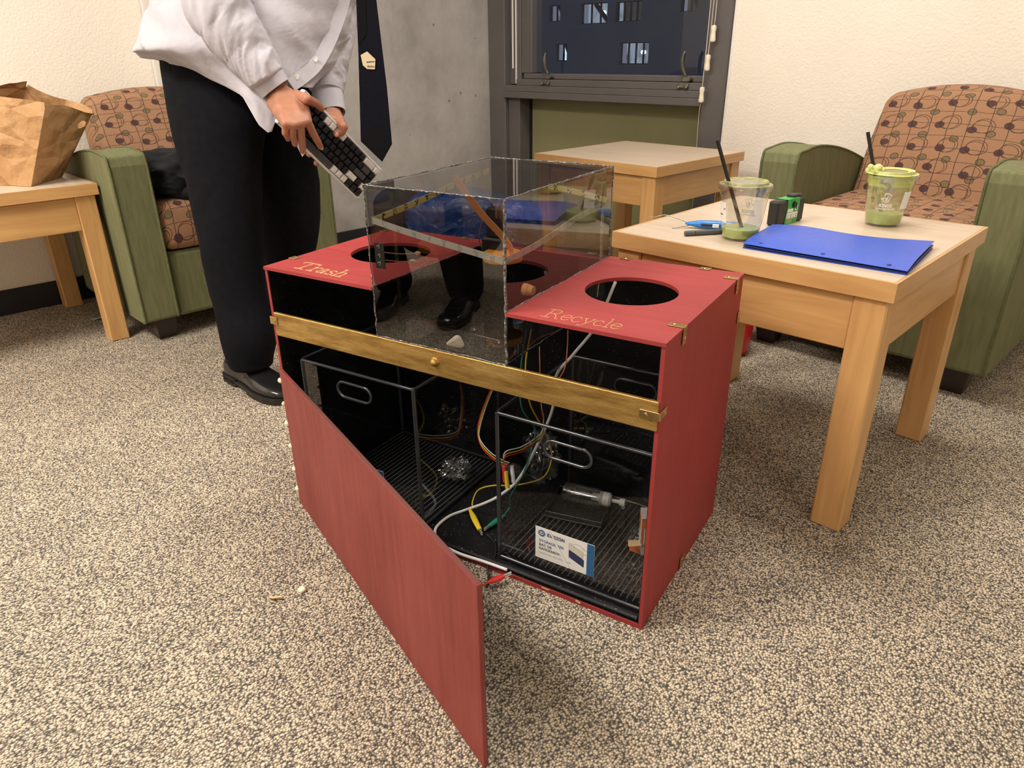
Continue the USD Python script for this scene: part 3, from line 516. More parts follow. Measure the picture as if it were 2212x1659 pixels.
# ---------------------------------------------------------------- clear storage bins inside the cabinet
plain('sticker_white', (.78, .77, .75), .45); plain('ink_dark', (.07, .08, .12), .5); plain('ink_blue', (.02, .11, .27), .5); plain('ink_navy', (.025, .03, .1), .6); plain('ink_cream', (.62, .58, .48), .6); plain('ink_grey', (.35, .35, .35), .6)
def make_bin(label, x, y):
    B = thing('storage_bin', label, 'storage bin', cw(x, y, .0096), CR, 'clear storage bins in the cabinet')
    w, d, h, t = .284, .285, .303, .0022
    def slot(cx, cz, lw, lh): return LineString([(cx - lw / 2 + lh / 2, cz), (cx + lw / 2 - lh / 2, cz)]).buffer(lh / 2, 12)
    sl = slot(w / 2 - .006, .262, .085, .032)
    f = Polygon([(0, .004), (w, .004), (w, h), (0, h)]).difference(sl)
    def flat_sheet(poly, o, ex, ey):
        v, f_ = trimesh.creation.triangulate_polygon(poly, engine='earcut'); v = A(v)
        return trimesh.Trimesh(A(o, float) + v[:, :1] * A(ex, float) + v[:, 1:2] * A(ey, float), f_, process=False)
    sd_ = sbox(0, .004, d, h)
    for yy in (0, d): obj('wall', flat_sheet(f, (0, yy, 0), (1, 0, 0), (0, 0, 1)), 'clear_plastic', B)
    for xx in (0, w): obj('wall', flat_sheet(sd_, (xx, 0, 0), (0, 1, 0), (0, 0, 1)), 'clear_plastic', B)
    base = obj('base', flat_sheet(sbox(0, 0, w, d), (0, 0, .005), (1, 0, 0), (0, 1, 0)), 'clear_plastic', B)
    obj('base_rib', [tube([(xx, .012, .0066), (xx, d - .012, .0066)], .0011, 5, 0) for xx in np.linspace(.012, w - .012, 24)], 'rib_edge', base, smooth=True, kind='stuff')
    rr = [(.006, .0, h), (w - .006, 0, h), (w, .006, h), (w, d - .006, h), (w - .006, d, h), (.006, d, h), (0, d - .006, h), (0, .006, h), (.006, 0, h)]
    obj('rim', tube(rr, .0032, 10, 0), 'clear_edge', B, smooth=True)
    for xx in (.0015, w - .0015):
        for yy in (.0015, d - .0015): obj('corner_edge', tube([(xx, yy, .012), (xx, yy, h)], .0042, 10, 0), 'clear_edge', B, smooth=True)
    obj('bottom_edge', tube([(a_, b_, .006) for a_, b_, _ in rr], .003, 8, 0), 'clear_edge', B, smooth=True)
    for yy in (.001, d - .001):
        ring = [(px_, yy, pz_) for px_, pz_ in list(sl.exterior.coords)]
        obj('handle_rim', tube(ring, .0029, 8, 0), 'clear_edge', B, smooth=True)
    # product sticker on the front
    sx, sz, sw, sh = .078, .036, .114, .066
    st = obj('sticker', bx(sx, sx + sw, -.0009, -.0003, sz, sz + sh), 'sticker_white', B, label='white product sticker with a blue band')
    def print_(m, mt, nm, dx, dz, s=1, lift=.0010):
        m.apply_scale(s); obj(nm, frame(m, (sx + dx, -lift, sz + dz), (1, 0, 0), (0, 0, 1), (0, -1, 0)), mt, st)
    print_(extr(sbox(0, 0, .0135, sh), .0003), 'ink_blue', 'band', sw - .0136, 0)
    print_(extr(Point(0, 0).buffer(.0066, 20), .0003), 'ink_blue', 'logo_disc', .0125, .0545)
    print_(text('iD', .0064, .0003, True), 'sticker_white', 'logo_letters', .0082, .0514, lift=.0014)
    print_(text('iDESIGN', .0062, .0003, True), 'ink_dark', 'lettering', .0225, .0515)
    print_(text('STORAGE BIN', .0052, .0003), 'ink_blue', 'lettering', .007, .036)
    print_(text('BAC DE', .0052, .0003), 'ink_dark', 'lettering', .007, .0275)
    print_(text('RANGEMENT', .0052, .0003), 'ink_dark', 'lettering', .007, .0195)
    print_(text('12 X 12 X 12 IN - 30.5 X 30.5 X 30.5 CM', .0023, .0002), 'ink_grey', 'lettering', .007, .0115)
    cx_ = .0665
    art = unary_union([LineString(l).buffer(.00022) for l in ([(0, .012), (0, .044), (.020, .047), (.0335, .040)], [(0, .044), (.025, .030), (.0335, .032)], [(.025, .030), (.025, .006)], [(.008, .040), (.014, .0375)], [(.024, .043), (.031, .0385)])])
    print_(extr(art, .0003), 'ink_grey', 'bin_drawing', cx_, .010)
    print_(extr(affinity.skew(sbox(.0035, .022, .025, .031).buffer(.003), 0, -18), .0003), 'ink_cream', 'cloth_drawing', cx_ - .001, .017)
    print_(extr(affinity.skew(sbox(.004, .008, .028, .019).buffer(.0025), 0, -22), .0003), 'ink_navy', 'cloth_drawing', cx_ - .002, .0135)
    print_(extr(Polygon([(0, .066), (.002, .066), (.0415, .002), (.036, .0)]), .0006), 'sticker_white', 'paper_crease', .027, 0, lift=.0017)
    return B
make_bin('clear plastic storage bin on the left, behind the open red door', .030, .028)
make_bin('clear plastic storage bin on the right with a pump bottle and white sticker showing', .4905, .028)

# things lying in the right bin
plain('white_plastic', (.75, .75, .73), .4); plain('carton_white', (.7, .68, .64), .6); plain('carton_orange', (.72, .17, .05), .5)
bt_ = thing('pump_bottle', 'clear pump bottle with white pump lying in the right bin', 'pump bottle', cw(.512, .246, .041), CR + 10)
AXX = dict(o=(0, 0, 0), ex=(0, 1, 0), ey=(0, 0, 1), ez=(1, 0, 0))
def alongx(m): return frame(m, (0, 0, 0), (0, 1, 0), (0, 0, 1), (1, 0, 0))
obj('bottle', alongx(lathe([(.004, 0), (.0185, .001), (.0195, .004), (.0195, .073), (.016, .082), (.0115, .086)], 24)), 'bottle_plastic', bt_, smooth=40)
obj('dip_tube', tube([(.09, 0, 0), (.05, .004, .002), (.012, .010, -.006)], .0016, 6), 'white_plastic', bt_, smooth=True)
obj('collar', alongx(lathe([(.008, .060), (.0085, .075), (.0135, .076), (.0145, .078), (.0145, .096), (.011, .100), (.006, .101)], 20)), 'white_plastic', bt_, smooth=35)
obj('pump_head', [alongx(lathe([(.0042, .100), (.0042, .116), (.0075, .117), (.0085, .122), (.0085, .128), (.002, .130)], 16)), tube([(.123, 0, -.002), (.125, .004, -.012), (.123, .005, -.016)], .0035, 8, 3)], 'white_plastic', bt_, smooth=35)
obj('plastic_tray', [cb(0, .118, 0, .1, 0, .003, .001), cb(0, .118, 0, .003, .003, .014, .001), cb(0, .118, .097, .1, .003, .014, .001), cb(0, .003, .003, .097, .003, .014, .001), cb(.115, .118, .003, .097, .003, .014, .001)], 'black_plastic').GetPrimPath()
tr = stage.GetPrimAtPath('/World/plastic_tray'); tag(tr, 'shallow dark plastic tray lying under the pump bottle in the right bin', 'tray')
UsdGeom.Xformable(tr).AddTranslateOp().Set(Gf.Vec3d(*map(float, cw(.505, .175, .0178)))); UsdGeom.Xformable(tr).AddRotateZOp().Set(CR + 10)
ct = thing('carton', 'small torn orange and white carton in the right bin by the red side', 'carton', cw(.716, .15, .0178), CR + 24)
obj('carton_body', [cb(0, .028, 0, .034, .028, .088, .001)], 'carton_white', ct); obj('printed_panel', [bx(.002, .026, -.0006, -.0001, .066, .086), bx(.002, .006, -.0006, -.0001, .03, .066), bx(-.0006, -.0001, .004, .030, .06, .084)], 'carton_orange', ct)
obj('carton_foot', cb(.004, .024, .006, .030, 0, .0285, .001), 'carton_white', ct); obj('torn_flap', mv(rot(cb(-.022, 0, .004, .024, .0, .0014, .0004), 20, (0, 1, 0)), .004, 0, .004), 'carton_orange', ct); obj('flap_edge', mv(rot(cb(-.02, .004, -.006, .012, 0, .0013, .0004), -8, (0, 1, 0)), 0, 0, .03), 'raw_wood', ct)
def crumple(name, label, cat, c, r, mt, seed, sq=(1, 1, .6)):
    m = trimesh.creation.icosphere(subdivisions=4, radius=1.0); v = m.vertices
    n = meshkit.fbm(v * 2.2 + seed, 4, seed) - .5; rid = np.abs(meshkit.noise(v * 4 + seed, seed + 9) - .5) * 2
    m.vertices = v * (1 + .9 * n[:, None] + .22 * rid[:, None]) * A(sq) * r
    m.vertices[:, 2] -= m.vertices[:, 2].min(); mv(m, *c)
    return tag(obj(name, m, mt, smooth=25), label, cat)
crumple('plastic_bag', 'crumpled clear plastic bag inside the left bin near the middle', 'plastic bag', cw(.27, .2, .0185), .032, 'bag_film', 3)
crumple('plastic_bag', 'crumpled clear plastic bag hanging behind the wires in the middle of the cabinet', 'plastic bag', cw(.43, .30, .0095), .04, 'bag_film', 8, (1, .8, 1.4))

# ---------------------------------------------------------------- cables and alligator leads
for nm, c in (('wire_white', (.72, .71, .72)), ('wire_yellow', (.68, .5, .03)), ('wire_green', (.01, .2, .13)), ('wire_red', (.62, .02, .015)), ('wire_black', (.01, .01, .01)), ('wire_orange', (.55, .13, .04)), ('clip_metal', (.7, .7, .68))):
    plain(nm, c, .38, 1 if nm == 'clip_metal' else 0)
def cable(name, label, pts, r, mt, cat='cable', parent=None):
    p = obj(name, tube([cw(*q) for q in pts], r, 8, 9), mt, parent, smooth=True)
    return tag(p, label, cat) if parent is None else p
cable('power_cable', 'white cable looping out over the front of the cabinet floor', [(.60, .25, .498), (.565, .255, .41), (.522, .25, .345), (.484, .255, .29), (.478, .255, .22), (.478, .203, .172), (.470, .14, .118), (.44, .12, .08), (.40, .122, .045), (.352, .115, .014), (.335, .08, .0125), (.338, .035, .0125), (.370, .006, .0125), (.42, -.004, .0138), (.475, -.002, .0155), (.526, -.001, .0165)], .0031, 'wire_white')
def clip(par, tip, back, mt, r=.0062):
    tip, back = cw(*tip), cw(*back); d = back - tip; L = np.linalg.norm(d); d /= L; s = np.cross(d, [0, 0, 1.]); s /= np.linalg.norm(s); u = np.cross(s, d)
    b = lathe([(.0028, 0), (r * .78, .001), (r, L * .4), (r * .98, L * .62), (.0034, L * .9), (.0026, L)], 14); b.vertices[:, 1] *= .72
    c = obj('clip_sleeve', frame(b, tip + d * .012, s, u, d), mt, par, smooth=35)
    for q in (1, -1): obj('clip_jaw', frame(cb(-.0018, .0018, q * .0022 - .0006, q * .0022 + .0006, -.014, .012, .0003), tip + d * .012, s, u, d), 'clip_metal', c)
def lead(label, mt, pts, tip, back):
    t = thing('alligator_lead', label, 'alligator lead', group='alligator leads in the cabinet')
    obj('wire', tube([cw(*q) for q in pts], .0016, 7, 9), mt, t, smooth=True); clip(t, tip, back, mt); return t
lead('yellow alligator clip lead hanging between the two bins', 'wire_yellow', [(.37, .118, .0215), (.362, .132, .032), (.368, .145, .052), (.40, .15, .070), (.45, .16, .082), (.478, .215, .078), (.479, .25, .10), (.478, .245, .14), (.478, .208, .201), (.476, .165, .272), (.465, .17, .34), (.46, .2, .40)], (.427, .066, .0155), (.372, .110, .020))
lead('green alligator clip lead lying between the two bins', 'wire_green', [(.433, .138, .0165), (.436, .155, .028), (.444, .145, .06), (.47, .14, .112), (.477, .160, .148), (.478, .184, .202), (.474, .14, .27), (.455, .17, .33), (.45, .2, .40)], (.424, .082, .0155), (.432, .13, .0165))
lead('red alligator clip lead reaching from behind the door to the white cable', 'wire_red', [(.516, -.036, .0135), (.508, -.05, .011), (.49, -.062, .0065), (.465, -.060, .004), (.44, -.045, .004), (.42, -.035, .003)], (.536, -.006, .0165), (.518, -.034, .0138))
cable('black_lead', 'black wire lying from the yellow clip to the front edge of the cabinet floor', [(.434, .073, .0118), (.45, .066, .0115), (.468, .052, .0112), (.4845, .022, .0112), (.486, -.004, .0110), (.50, -.022, .004), (.51, -.045, .0025)], .0022, 'wire_black')
jw = [('wire_yellow', 0), ('wire_white', .006), ('wire_red', -.005)]
for k, (mt, o) in enumerate(jw):
    nm = mt[5:]
    cable('jumper_wire', f'thin {nm} jumper wire curling behind the left bin towards the middle', [(.40, .24 + o, .33), (.37, .23 + o, .28), (.345 + o * .5, .22, .22), (.336 + o * .5, .2, .165), (.345, .19, .135 + o), (.385, .17, .125 + o), (.43, .15, .13 + o), (.452, .13, .15)], .0012, mt, 'jumper wire')
for k, (mt, o) in enumerate(jw):
    nm = mt[5:]
    cable('jumper_wire', f'thin {nm} jumper wire running up beside the right bin', [(.453, .11, .152 + o * .3), (.462, .10, .185 + o), (.476, .14, .182 + o), (.479, .205, .180 + o), (.479, .215, .21 + o), (.476, .21, .25), (.466, .22, .36)], .0012, mt, 'jumper wire')
for k, (mt, p) in enumerate((('wire_red', (.455, .105, .158)), ('wire_yellow', (.463, .10, .150)), ('wire_white', (.467, .115, .156)))):
    o = tag(obj('wire_connector', tube([cw(*p), cw(p[0] + .008, p[1] - .008, p[2] - .03)], [.0035, .0045], 8, 2), mt, smooth=40), f'{mt[5:]} wire connector on the bundle left of the right bin', 'connector', 'wire connectors of the bundle')
for k, pts in enumerate((([(.535, .2, .412), (.56, .15, .405), (.572, .12, .38), (.566, .11, .36)]), ([(.53, .05, .39), (.545, .04, .37), (.55, .05, .345), (.54, .07, .33)]), ([(.535, .03, .392), (.55, .02, .398), (.556, .03, .375), (.552, .05, .35)]))):
    cable('hookup_wire', ('orange', 'red', 'red')[k] + (' thin wire hanging below the back of the Recycle lid', ' thin wire curl close behind the gold rail', ' thin wire loop nearest the gold rail')[k], pts, .0011, ('wire_orange', 'wire_red', 'wire_red')[k], 'wire')

# ---------------------------------------------------------------- on the right table
TZ = .51
def wrap(m, rad, ang):
    """bends a flat print (x right, y up, z out) onto a cup of radius rad(z) facing the direction ang"""
    m = m.subdivide_to_size(.004) if len(m.faces) < 4000 else m; v = m.vertices.copy(); r = np.interp(v[:, 1], [0, .108], rad); a = math.radians(ang) + v[:, 0] / r
    m.vertices = np.stack([(r + v[:, 2]) * np.cos(a), (r + v[:, 2]) * np.sin(a), v[:, 1]], -1); return m
mat('matcha', {'n': ('noise_texture', {'scale': 120}), 'r': ('rgb_ramp', {'ramp': [(.3, (.30, .40, .10)), (.7, (.37, .46, .14))]}), 'p': ('principled_bsdf', {'roughness': .35, 'subsurface_weight': .1})}, [('n.fac', 'r.fac'), ('r.color', 'p.base_color')])
def film(name, col, lo, hi):
    mat(name, {'n': ('noise_texture', {'scale': 55, 'detail': 5}), 'r': ('rgb_ramp', {'ramp': [(lo, (0, 0, 0)), (hi, (1, 1, 1))]}), 't': ('transparent_bsdf', {}), 'd': ('principled_bsdf', {'base_color': col, 'roughness': .4}), 'm': ('mix_closure', {})},
        [('n.fac', 'r.fac'), ('r.color', 'm.fac'), ('t.BSDF', 'm.closure1'), ('d.BSDF', 'm.closure2')], 'm.closure')
film('foam_film', (.56, .6, .19), .3, .42); film('thin_film', (.56, .6, .22), .3, .95); film('pale_film', (.62, .63, .5), .30, 1.5)
plain('foam', (.60, .63, .24), .6); plain('straw', (.012, .013, .013), .3); plain('print_white', (.82, .82, .8), .5)
RAD = [.0352, .0492]
def make_cup(label, loc, full, face):
    t = thing('plastic_cup', label, 'cup', loc, 0, 'iced drink cups on the right table')
    R = lambda z: np.interp(z, [0, .108], RAD)
    prof = [(.001, .004), (.028, .004), (.033, .0), (.0352, .003), (R(.012), .012), (R(.013) + .0006, .013), (R(.028), .028), (R(.0285) + .0007, .0285), (R(.088), .088), (R(.089) + .001, .089), (R(.108), .108)]
    obj('cup_body', lathe(prof, 44, False), 'cup_plastic', t, smooth=35)
    lz = .027 if full else .023
    obj('drink', lathe([(.002, .0054), (R(.006) - .0016, .0056), (R(lz) - .001, lz), (.002, lz + .0002)], 36), 'matcha', t, smooth=40)
    obj('residue', lathe([(R(z) - .0013, z) for z in np.linspace(lz + .001, .086, 12)], 40, False), 'thin_film' if full else 'pale_film', t, smooth=True)
    if full: obj('foam_ring', lathe([(R(z) - .0013, z) for z in np.linspace(.083, .107, 6)], 40, False), 'foam_film', t, smooth=True)
    lid_ = obj('cup_lid', lathe([(.0528, .1), (.0535, .1065), (.0515, .1095), (.0465, .1098), (.0450, .1105), (.0440, .1155), (.0425, .116), (.0405, .1135), (.001, .1132)], 44, False), 'cup_plastic', t, smooth=35)
    obj('foam_on_lid' if full else 'film_on_lid', lathe([(.0515, .1100), (.046, .1104), (.0447, .1114), (.0437, .1162), (.0425, .1168), (.0404, .1143), (.03, .1140)], 40, False), 'foam_film' if full else 'thin_film', lid_, smooth=True)
    r0 = A([math.cos(math.radians(face - 90)), math.sin(math.radians(face - 90)), 0])      # to the viewer's left
    top = r0 * (.064 if not full else .063); top[2] = .191; bot = -r0 * (.006 if not full else 0) + A([0, 0, .012])
    if full: bot = r0 * .002 + A([0, 0, .012])
    obj('straw', tube([bot, top], .0038, 12, 0), 'straw', t, smooth=40)
    if full:
        q = bot + (top - bot) * .58
        obj('foam_blob', soften(m3.Manifold.batch_boolean([m3.Manifold.sphere(r, 14).translate(list(map(float, q + r0 * dx + A([0, 0, dz])))) for dx, dz, r in ((.006, .004, .008), (-.008, .002, .010), (-.018, -.001, .006), (.010, -.003, .007))], m3.OpType.Add), .003, 3), 'foam', t, smooth=True)
    sd = obj('sticker', wrap(extr(sbox(-.011, .040, .011, .077) if full else sbox(-.013, .036, .013, .076), .0004), [r + .0006 for r in RAD], face + (58 if full else -62)), 'sticker_white', t, smooth=30)
    logo_at = face if full else face + 165
    rr = [r + .0007 for r in RAD]
    W_ = lambda sh: wrap(extr(sh, .0004), rr, logo_at)
    ln = lambda *l: LineString(smoothline(l, 6)).buffer(.00042)
    cl_ = lambda *l: LineString(l).buffer(.00042)
    logo = unary_union([cl_((-.0045, .0735), (.0055, .0735)), cl_((-.0052, .0718), (.0062, .0718)), ln((-.0045, .0715), (-.0042, .068), (-.0032, .0635)), ln((-.006, .0635), (-.005, .0575), (0, .0545), (.005, .0575), (.006, .0635)), cl_((-.0068, .0635), (.001, .0635)), ln((-.006, .0622), (-.0092, .0625), (-.0095, .0605), (-.0058, .0598)), ln((-.002, .058), (.001, .066), (.0045, .0695), (.009, .0712), (.0085, .068), (.005, .0645), (.0015, .0655)), Point(.001, .0598).buffer(.0032).difference(Point(.001, .0598).buffer(.0024)), cl_((.001, .0568), (.001, .0628))])
    lg = obj('logo', W_(logo), 'print_white', t, label='white cup and leaf emblem')
    a = text('BINGE', .0062, .0004, True); a.apply_translation((-a.bounds[1][0] / 2, .0445, 0)); obj('lettering', wrap(a, rr, logo_at), 'print_white', t)
    a = text('COFFEEHOUSE', .0034, .0004, True); a.apply_scale((1.12, 1, 1)); a.apply_translation((-a.bounds[1][0] / 2, .039, 0)); obj('lettering', wrap(a, rr, logo_at), 'print_white', t)
    if not full:
        for i, s in enumerate(('1/3', 'Matcha')): 
            a = text(s, .0028, .0003); a.apply_translation((-.011 + .016 * (i == 0), .062 - .012 * i, 0)); obj('sticker_print', wrap(a, [r + .0012 for r in RAD], face - 62), 'ink_dark', sd)
    return t
make_cup('nearly empty clear drink cup with a black straw at the left, beside the blue folder', (-.716, 1.364, TZ), False, -62.5)
make_cup('foam-coated drink cup with a white cup emblem, behind the blue folder', (-.554, 1.695, TZ), True, -73)

# blue poly folder: two covers meeting at the punched spine edge
mat('folder_blue', {'tc': ('texture_coordinate', {}), 'w': ('wave_texture', {'scale': 62, 'bands_direction': 'y'}), 'b': ('bump', {'strength': .3, 'distance': .0005}), 'p': ('principled_bsdf', {'base_color': (.02, .085, .56), 'roughness': .34})}, [('tc.object', 'w.vector'), ('w.fac', 'b.height'), ('b.normal', 'p.normal')])
plain('folder_edge', (.01, .02, .12), .4)
fo = thing('folder', 'blue ribbed plastic folder lying at the front of the right table', 'folder', (-.670, 1.294, TZ), 3.6)
def cover(zs, inset, th):
    """a sheet over the folder's quadrilateral with height zs(u, v), u along the spine, v away from it"""
    q = A([(0, 0), (.298, 0), (.283, .228), (-.008, .155)], float); nu, nv = 33, 13; V = []
    for k in (1, 0):
        for v in np.linspace(inset, 1, nv):
            for u in np.linspace(0, 1, nu):
                p = (q[0] * (1 - u) + q[1] * u) * (1 - v) + (q[3] * (1 - u) + q[2] * u) * v; V.append((*p, zs(u, v) - (0 if k else th)))
    F = []; N = nu * nv
    for i in range(nv - 1):
        for j in range(nu - 1):
            a = i * nu + j; F += [(a, a + 1, a + nu + 1), (a, a + nu + 1, a + nu), (N + a, N + a + nu + 1, N + a + 1), (N + a, N + a + nu, N + a + nu + 1)]
    edge = [i for i in range(nu)] + [i * nu + nu - 1 for i in range(1, nv)] + [(nv - 1) * nu + i for i in range(nu - 2, -1, -1)] + [i * nu for i in range(nv - 2, 0, -1)]
    for a, b_ in zip(edge, edge[1:] + edge[:1]): F += [(a, N + a, N + b_), (a, N + b_, b_)]
    return trimesh.Trimesh(A(V), F, process=False)
topz = lambda u, v: .0095 + .006 * math.sin(min(1, v * 2.4) * math.pi / 2) + .005 * math.exp(-((u - .12) / .25) ** 2) * v + .002 * math.sin(7 * u) * v - .002 * u
obj('cover', cover(topz, 0, .0008), 'folder_blue', fo, smooth=40)
obj('cover', cover(lambda u, v: .0014 + .0008 * v, .0, .0008), 'folder_blue', fo, smooth=40)
obj('loose_sheets', cover(lambda u, v: .0055 + .004 * math.sin(min(1, v * 2.4) * math.pi / 2) - .002 * u, .02, .0025), 'folder_edge', fo, smooth=40)
for u in (.1, .5, .885):
    p = A([.298 * u, .016]); z = topz(u, .09)
    obj('punch_hole', [mv(lathe([(.0038, 0), (.0038, .0004), (.003, .0005)], 20), *p, z - .0001)], 'folder_edge', fo)
obj('cover_print', [extr(unary_union([LineString(l).buffer(.0006) for l in ([(0, 0), (0, .006), (.003, .006)], [(0, .003), (.002, .003)], [(.0055, 0), (.0055, .004)], [(.0075, .004), (.009, 0), (.0105, .004)], [(.0125, .002), (.0155, .002), (.015, .004), (.0127, .0035), (.0125, .001), (.015, 0)])]), .0003, .0131 + .0015)], 'print_white', fo)
UsdGeom.Xformable(stage.GetPrimAtPath(str(fo.GetPath()) + '/cover_print')).AddTranslateOp().Set(Gf.Vec3d(.012, .05, 0))

# single-use camera
plain('camera_black', (.018, .016, .015), .5); plain('camera_green', (.03, .36, .07), .4); plain('lens_black', (.004, .004, .004), .12); plain('ink_pink', (.75, .25, .4), .6)
cm = thing('disposable_camera', 'black single-use camera in a bright green sleeve standing behind the left cup', 'camera', (-.735, 1.512, TZ), -5)
obj('camera_body', [cb(0, .026, 0, .108, 0, .054, .004)], 'camera_black', cm, smooth=30); obj('viewfinder_hump', [cb(.002, .022, .066, .094, .0535, .061, .002)], 'camera_black', cm)
obj('film_wheel', frame(lathe([(.002, -.006), (.0105, -.006)] + [(.0105 + .0006 * (k % 2), -.006 + .001 * k) for k in range(1, 12)] + [(.0105, .006), (.002, .006)], 20), (.012, .098, .049), (1, 0, 0), (0, 0, 1), (0, -1, 0)), 'camera_black', cm, smooth=40)
sl_ = Polygon([(.030, -.0004), (.079, -.0004), (.082, .030), (.083, .0546), (.034, .0546), (.036, .04), (.033, .025)])
gs = obj('paper_sleeve', [frame(extr(sl_, .0008), (.0262, 0, 0), (0, 1, 0), (0, 0, 1), (1, 0, 0)), bx(.0, .027, .034, .083, .0542, .055), bx(-.0008, 0, .03, .08, 0, .055)], 'camera_green', cm)
def face(m, mt, nm, y, z, lift=.0271): obj(nm, frame(m, (lift, y, z), (0, 1, 0), (0, 0, 1), (1, 0, 0)), mt, gs)
obj('lens', frame(lathe([(.0075, 0), (.0075, .003), (.0055, .0045), (.004, .003), (.0005, .0028)], 20), (.0268, .0605, .0415), (0, 1, 0), (0, 0, 1), (1, 0, 0)), 'lens_black', cm, smooth=35)
face(extr(sbox(0, 0, .0095, .010), .0003), 'print_white', 'label_patch', .066, .0285); face(extr(sbox(0, 0, .0038, .0062), .0003), 'camera_black', 'label_mark', .069, .0305, .0274)
face(extr(sbox(0, 0, .022, .0075), .0003), 'print_white', 'label_patch', .037, .0265); face(extr(sbox(0, 0, .043, .0125), .0003), 'print_white', 'label_patch', .0355, .0128)
for k in range(4): face(extr(unary_union([Point(0, 0).buffer(.0014), sbox(-.003, .004, -.001, .0052), sbox(.001, .003, .0028, .005)]), .0003), 'camera_black' if k % 2 else 'ink_pink', 'label_mark', .0415 + .0105 * k, .0155, .0274)
face(extr(unary_union([sbox(0, .0 + .0022 * k, .024 - .003 * (k % 2), .0008 + .0022 * k) for k in range(5)]), .0003), 'foam', 'fine_print', .037, .001)

# blue hobby tool and grey marker
plain('tool_blue', (.02, .2, .62), .3); plain('steel', (.32, .31, .3), .35, 1); plain('marker_grey', (.075, .08, .08), .45); plain('marker_dark', (.04, .045, .045), .5)
kn = thing('utility_tool', 'blue handled utility knife with bent steel wires, left of the near cup', 'utility knife', (-.852, 1.374, TZ), 27)
bl = man(m3.Manifold.batch_hull([m3.Manifold.sphere(r, 18).scale([1, 1, .8]).translate([x, 0, .0095]) for x, r in ((.003, .004), (.03, .0098), (.06, .0115), (.10, .011), (.128, .008))]).refine_to_length(.004))
obj('handle', bl, 'tool_blue', kn, smooth=True)
obj('slider_slot', [cb(.034, .074, -.0124, -.0095, .008, .0125, .0006)], 'camera_black', kn); obj('slider_knob', cb(.058, .072, -.0145, -.0105, .006, .0135, .001), 'white_plastic', kn)
obj('steel_wire', tube([(.004, 0, .012), (-.022, .006, .0185), (-.048, .012, .0225), (-.070, .013, .0165), (-.085, .013, .0155)], [.0013, .001, .001, .0008, .0005], 6), 'steel', kn, smooth=True)
obj('steel_wire', tube([(.008, -.003, .006), (-.014, -.016, .003), (-.026, -.021, .0022)], .0011, 6), 'steel', kn, smooth=True)
mk = thing('marker_pen', 'dark grey marker pen lying in front of the blue knife', 'pen', (-.808, 1.303, TZ + .0056), 57)
obj('barrel', alongx(lathe([(.001, .0225), (.0055, .0225), (.0055, .13), (.0048, .134), (.001, .134)], 18)), 'marker_grey', mk, smooth=35); obj('cap', alongx(lathe([(.001, 0), (.0052, .0006), (.0056, .002), (.0056, .0215), (.004, .022)], 18)), 'marker_grey', mk, smooth=35); obj('grip_band', alongx(lathe([(.0056, .078), (.0058, .079), (.0058, .11), (.0056, .111)], 18)), 'marker_dark', mk, smooth=35)

# ---------------------------------------------------------------- paper bag on the left table
mat('kraft', {'tc': ('texture_coordinate', {}), 'n': ('noise_texture', {'scale': 14, 'detail': 5}), 'r': ('rgb_ramp', {'ramp': [(.3, (.42, .235, .10)), (.7, (.50, .295, .135))]}), 'v': ('voronoi_texture', {'scale': 11, 'feature': 'distance_to_edge'}), 'n2': ('noise_texture', {'scale': 22, 'detail': 4}), 'ad': ('math', {'math_type': 'multiply_add', 'value2': .35}), 'b': ('bump', {'strength': 1.0, 'distance': .03}), 'p': ('principled_bsdf', {'roughness': .75})},
    [('tc.object', 'n.vector'), ('n.fac', 'r.fac'), ('r.color', 'p.base_color'), ('tc.object', 'v.vector'), ('tc.object', 'n2.vector'), ('n2.fac', 'ad.value1'), ('v.distance', 'ad.value3'), ('ad.value', 'b.height'), ('b.normal', 'p.normal')])
def bagsheet(b4, t4, th, hole=None, seed=1, amp=.006):
    """open paper bag: four walls lofted between bottom and top corners, with real thickness, plus the base"""
    b4, t4 = A(b4, float), A(t4, float); nu, nv = 46, 56; out = []
    for k in range(4):
        b0, b1, t0, t1 = b4[k], b4[(k + 1) % 4], t4[k], t4[(k + 1) % 4]; V = []
        nrm = np.cross(b1 - b0, t0 - b0); nrm /= np.linalg.norm(nrm)
        for j in range(nv):
            v = j / (nv - 1)
            for i in range(nu):
                u = i / (nu - 1); p = (b0 * (1 - u) + b1 * u) * (1 - v) + (t0 * (1 - u) + t1 * u) * v
                e = min(1, 6 * u * (1 - u)) * min(1, 5 * v)
                cr = meshkit.fbm(p * 9 + seed, 3, seed) - .5 + .6 * (np.abs(meshkit.noise(p * 13, seed + 5) - .5) * -1 + .2)
                p = p + nrm * (amp * 2.2 * cr * e + .012 * math.sin(math.pi * u) * math.sin(math.pi * v)) + A([0, 0, .008 * math.sin(5 * u + k) * (v > .97)]); V.append(p)
        V = A(V); F = []
        for j in range(nv - 1):
            for i in range(nu - 1):
                a = j * nu + i; u, v = (i + .5) / (nu - 1), (j + .5) / (nv - 1)
                if hole and k == hole[0] and ((u - hole[1]) / hole[3]) ** 2 + ((v - hole[2]) / hole[4]) ** 2 < 1: continue
                F += [(a, a + 1, a + nu + 1), (a, a + nu + 1, a + nu)]
        m = trimesh.Trimesh(V, F, process=False); n = m.vertex_normals
        m2 = trimesh.Trimesh(V - n * th, [f[::-1] for f in F], process=False); out += [m, m2]
    q = b4 + A([0, 0, .0006]); out.append(trimesh.Trimesh(q, [(0, 1, 2), (0, 2, 3)], process=False))
    return trimesh.util.concatenate(out)
b0, b1 = A([-2.589, .521, .5108]), A([-2.737, .645, .5108]); b2, b3 = b1 + A([-.27, -.16, 0]), b0 + A([-.27, -.16, 0])
b2[0] = max(b2[0], -3.06); b3[1] = max(b3[1], .15)
